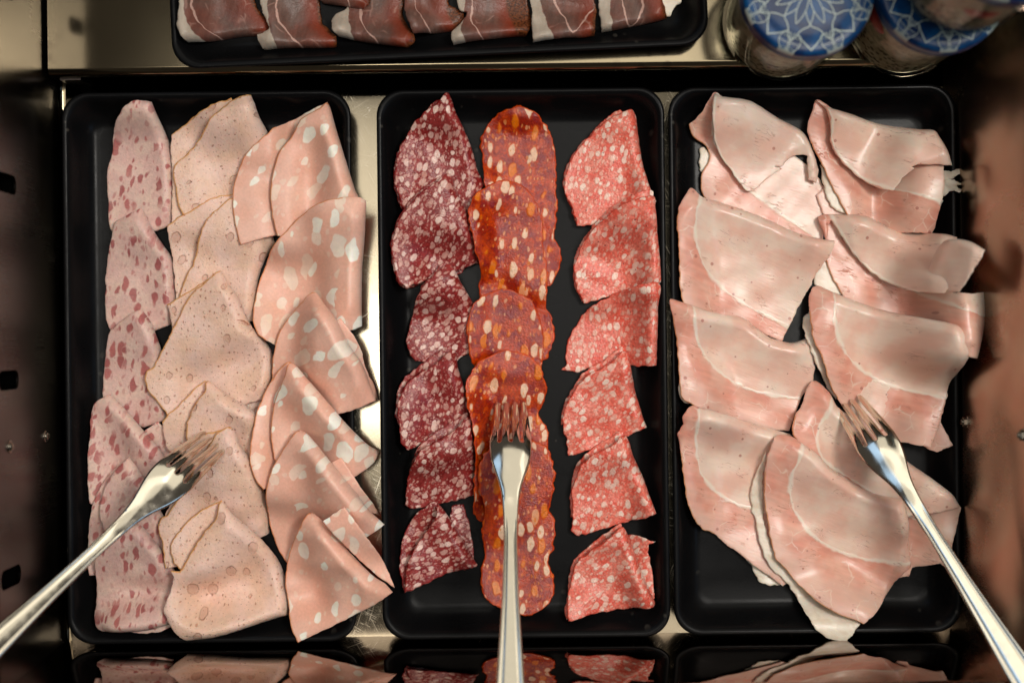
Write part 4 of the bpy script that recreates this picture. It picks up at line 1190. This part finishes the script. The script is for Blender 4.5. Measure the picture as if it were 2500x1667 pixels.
def fork(label, tip_px, exit_px, exit_z, roll, letters, ls, lu):
    zt = .03
    for _ in range(4):
        tip = pt(*tip_px, zt); zt = hm_at(tip.x, tip.y) + .0008
    tip = pt(*tip_px, zt); ex = pt(*exit_px, exit_z)
    X = (ex - tip).normalized()
    Y = Vector((0, 0, 1)).cross(X).normalized(); Z = X.cross(Y)
    R = Matrix((X, Y, Z)).transposed().to_4x4() @ Matrix.Rotation(roll, 4, 'X')
    o = link("fork", FORK, [] if FORK.materials else M['fork'])
    o.matrix_world = Matrix.Translation(tip) @ R
    tag(o, label, "fork", "serving forks")
    if letters:
        me = stamp_mesh(letters, ls)
        sx = -1 if lu[1] else 1
        for v in me.vertices:
            x, y = v.co.x, v.co.y
            u = lu[0] + x; w = y
            v.co = (u, w, float(np.interp(u, _hs, _hv)) + .00142 + v.co.z)
        me.update()
        link("stamped_lettering", me, M['stamp'], o)
    return o
fork("polished steel fork with tines in the poultry sausage, handle leaning on the slotted panel", (526, 1074), (-8, 1567), .1260, 0.0, "18/10   HEPP", .0030, (.128, False))
fork("polished steel fork with tines in the chorizo, handle over the front panel", (1247, 979), (1246, 1667), .1215, 0.0, "HEPP", .0030, (.118, False))
fork("polished steel fork with stamped letters along its handle, tines in the cooked ham", (2068, 978), (2498, 1648), .1205, 0.05, "HEPP O Stainless Steel", .0030, (.106, False))

# ------------------------------------------------------------------ jars of chia pudding with blue patterned lids
LR = .0342
def ribbon(pts, w, z):
    p = np.array(pts, float); t = np.gradient(p, axis=0); t /= np.linalg.norm(t, axis=1)[:, None] + 1e-12
    n = np.stack([-t[:, 1], t[:, 0]], 1) * (w / 2)
    v = [(a[0], a[1], z) for a in p + n] + [(a[0], a[1], z) for a in p - n]
    m = len(p)
    return v, [(i, m + i, m + i + 1, i + 1) for i in range(m - 1)]
def bez(p0, p1, p2, p3, n=12):
    t = np.linspace(0, 1, n)[:, None]; p0, p1, p2, p3 = map(np.array, (p0, p1, p2, p3))
    return (1 - t) ** 3 * p0 + 3 * (1 - t) ** 2 * t * p1 + 3 * (1 - t) * t * t * p2 + t ** 3 * p3
def pol(r, deg):
    a = math.radians(deg); return np.array((r * LR * math.sin(a), -r * LR * math.cos(a)))
def lid_z(r):   # r in units of the lid radius: slightly dished centre, raised shoulder, rolled edge
    return np.interp(r, [0, .62, .70, .80, .90, .96, .985, 1.0], [0, 0, .0001, .0008, .0008, .0003, -.0008, -.0022])
def lid_mesh():
    prof = [(r * LR, lid_z(r)) for r in (.02, .2, .4, .55, .62, .66, .70, .75, .80, .85, .90, .94, .965, .985, .995, 1.0)]
    prof = prof[::-1]
    side = [(LR * .95, -.0105), (LR * 1.0, -.0105), (LR * 1.012, -.0098), (LR * 1.012, -.0088), (LR * 1.0, -.0080), (LR * 1.0, -.0030)]
    n = 96; v = []; f = []; mi = []
    rings = side + prof
    for r, z in rings:
        for i in range(n):
            a = 2 * math.pi * i / n; v.append((r * math.cos(a), r * math.sin(a), z))
    for k in range(len(rings) - 1):
        for i in range(n):
            j = (i + 1) % n; f.append((k * n + i, k * n + j, (k + 1) * n + j, (k + 1) * n + i))
            r = (rings[k][0] + rings[k + 1][0]) / 2 / LR
            a = (math.degrees(math.atan2(v[k * n + i][0], -v[k * n + i][1])) + 1.9) % 45
            white = k >= len(side) - 1 and r > .94 and not (a < 15 or a > 30)
            mi.append(1 if white else 0)
    f.append(tuple(range(n))[::-1]); mi.append(1)
    f.append(tuple(range((len(rings) - 1) * n, len(rings) * n))); mi.append(0)
    me_v, me_f, me_m = list(v), list(f), list(mi)
    def add_rib(p, w):
        vv, ff = ribbon(p, w, 0)
        vv = [(x, y, float(lid_z(min(math.hypot(x, y) / LR, 1.0))) + .00045) for x, y, _ in vv]
        o = len(me_v); me_v.extend(vv); me_f.extend([tuple(a + o for a in q) for q in ff]); me_m.extend([1] * len(ff))
    def add_fill(p, m, dz):
        o = len(me_v)
        P2 = [Vector(q) for q in p]
        vv, e, ff, *_ = delaunay_2d_cdt(P2 + [Vector((x, y)) for x, y in _fill_pts(p)], [(i, (i + 1) % len(P2)) for i in range(len(P2))], [], 1, 1e-7)
        me_v.extend([(a.x, a.y, float(lid_z(min(math.hypot(a.x, a.y) / LR, 1.0))) + dz) for a in vv])
        for t in ff:
            t = list(t)
            a, b, c = vv[t[0]], vv[t[1]], vv[t[2]]
            if (b - a).cross(c - a) < 0: t = t[::-1]
            me_f.append(tuple(k + o for k in t)); me_m.append(m)
    def _fill_pts(p):
        p = np.array(p); g = np.arange(-LR, LR, .0012)
        a, b = np.meshgrid(g, g); q = np.stack([a.ravel(), b.ravel()], 1)
        return q[inside(p, q)]
    lw = .00050
    for s in range(8):
        c = 45 * s
        # inner petal (tip between the axes) and the half-hidden petal on the axis
        t = c + 22.5
        for sg in (-1, 1):
            add_rib(bez(pol(.03, t), pol(.22, t + sg * 24), pol(.40, t + sg * 13), pol(.55, t)), lw)
            add_rib(bez(pol(.34, c + sg * 9.5), pol(.42, c + sg * 8), pol(.47, c + sg * 3), pol(.53, c)), lw)
        # big scalloped arches
        for sg in (-1, 1):
            add_rib(bez(pol(.53, c), pol(.60, c + sg * 3), pol(.56, c + sg * 12), pol(.72, c + sg * 17)), lw * 1.15)
            add_rib(bez(pol(.72, c + sg * 17), pol(.77, c + sg * 19), pol(.80, c + sg * 21), pol(.84, c + sg * 22.5)), lw * 1.3)
            add_rib(bez(pol(.53, c), pol(.60, c + sg * 10), pol(.66, c + sg * 10), pol(.70, c + sg * 10)), lw * .0001)
            # crown under the arch
            add_rib(bez(pol(.70, c + sg * 15), pol(.74, c + sg * 11), pol(.79, c + sg * 10), pol(.78, c + sg * 9)), lw)
            add_rib(bez(pol(.78, c + sg * 9), pol(.84, c + sg * 6), pol(.86, c + sg * 2.5), pol(.92, c)), lw * 1.3)
            # leaf with ribs on each side of the stem
            a0, a1 = t, c + 22.5 + sg * 14
            base = pol(.80, t); tip = pol(1.0, t + sg * 8)
            outer = bez(pol(.70, t + sg * 2.0), pol(.72, t + sg * 15), pol(.90, t + sg * 14), pol(.975, t + sg * 5))
            inner = bez(pol(.70, t + sg * 2.0), pol(.80, t + sg * .3), pol(.90, t + sg * .6), pol(.975, t + sg * 1.2))
            add_fill(list(map(tuple, np.vstack([outer, inner[::-1][1:-1]]))), 0, .00025)
            add_rib(outer, lw * .8); add_rib(inner, lw * .8)
            for q in (3, 6, 9):
                p0 = inner[q]; p1 = outer[min(q + 1, 11)]
                add_rib(bez(p0, p0 * .6 + p1 * .4 + (p1 - p0)[::-1] * np.array((-.06, .06)), p0 * .3 + p1 * .7, p1, 6), lw * .5)
    me = mesh_from(me_v, me_f, "lid", True, 50, me_m)
    return me
LID = lid_mesh()
GLASS = lathe([(.0245, 0), (.0285, .0003), (.0312, .0020), (.0328, .0055), (.0338, .0120), (.0340, .0250), (.0338, .045), (.0334, .060), (.0326, .072), (.0312, .0795), (.0300, .083), (.0300, .0905), (.0285, .0905), (.0284, .083), (.0296, .0795), (.0308, .072), (.0316, .060), (.0320, .045), (.0322, .025), (.0320, .012), (.0310, .0062), (.0290, .0035), (.02, .0030)], 72, "glass_body", 60)
PUD = lathe([(.02, .0034), (.0286, .0038), (.0306, .0065), (.0316, .0122), (.0318, .025), (.0316, .045), (.0312, .060), (.0304, .069), (.027, .0705), (.01, .0700)], 64, "chia_pudding", 60)
def jar(label, cx, cy, z, rot, berry=None):
    j = empty("pudding_jar", (cx, cy, z)); j.rotation_euler = (0, 0, rot)
    tag(j, label, "jar", "jars of chia pudding")
    link("glass_body", GLASS, [] if GLASS.materials else M['glass'], j)
    link("chia_pudding", PUD, [] if PUD.materials else M['pudding'], j)
    link("lid", LID, [] if LID.materials else [M['blue'], M['cream']], j, (0, 0, .0925))
    if berry:
        a, h = berry
        b = lathe([(.0004, -.0050), (.0030, -.0042), (.0050, -.0016), (.0052, .0012), (.0034, .0040), (.0006, .0050)], 24, "fruit_piece", 60)
        o = link("fruit_piece", b, M['berry'], j, (.0283 * math.cos(a - rot), .0283 * math.sin(a - rot), h)); o.scale = (.95, 1.9, 1.5); o.rotation_euler = (0, 0, a - rot)
    return j
p1 = pt(1902, 62, SHZ); p2 = pt(2199, 52, SHZ); p3 = pt(2345, -66, SHZ + .094)
jar("chia pudding jar with an uncovered blue leaf-pattern lid beside the back tray", p1.x, p1.y, SHZ + .0003, math.radians(1))
jar("chia pudding jar whose blue patterned lid is half hidden by the jar on top", p2.x, p2.y, SHZ + .0003, math.radians(-19), (math.radians(200), .062))
jar("chia pudding jar stacked on another jar's lid, red fruit showing in its side", p3.x, p3.y, SHZ + .0003 + .0925 + .0010, math.radians(8), (math.radians(262), .050))
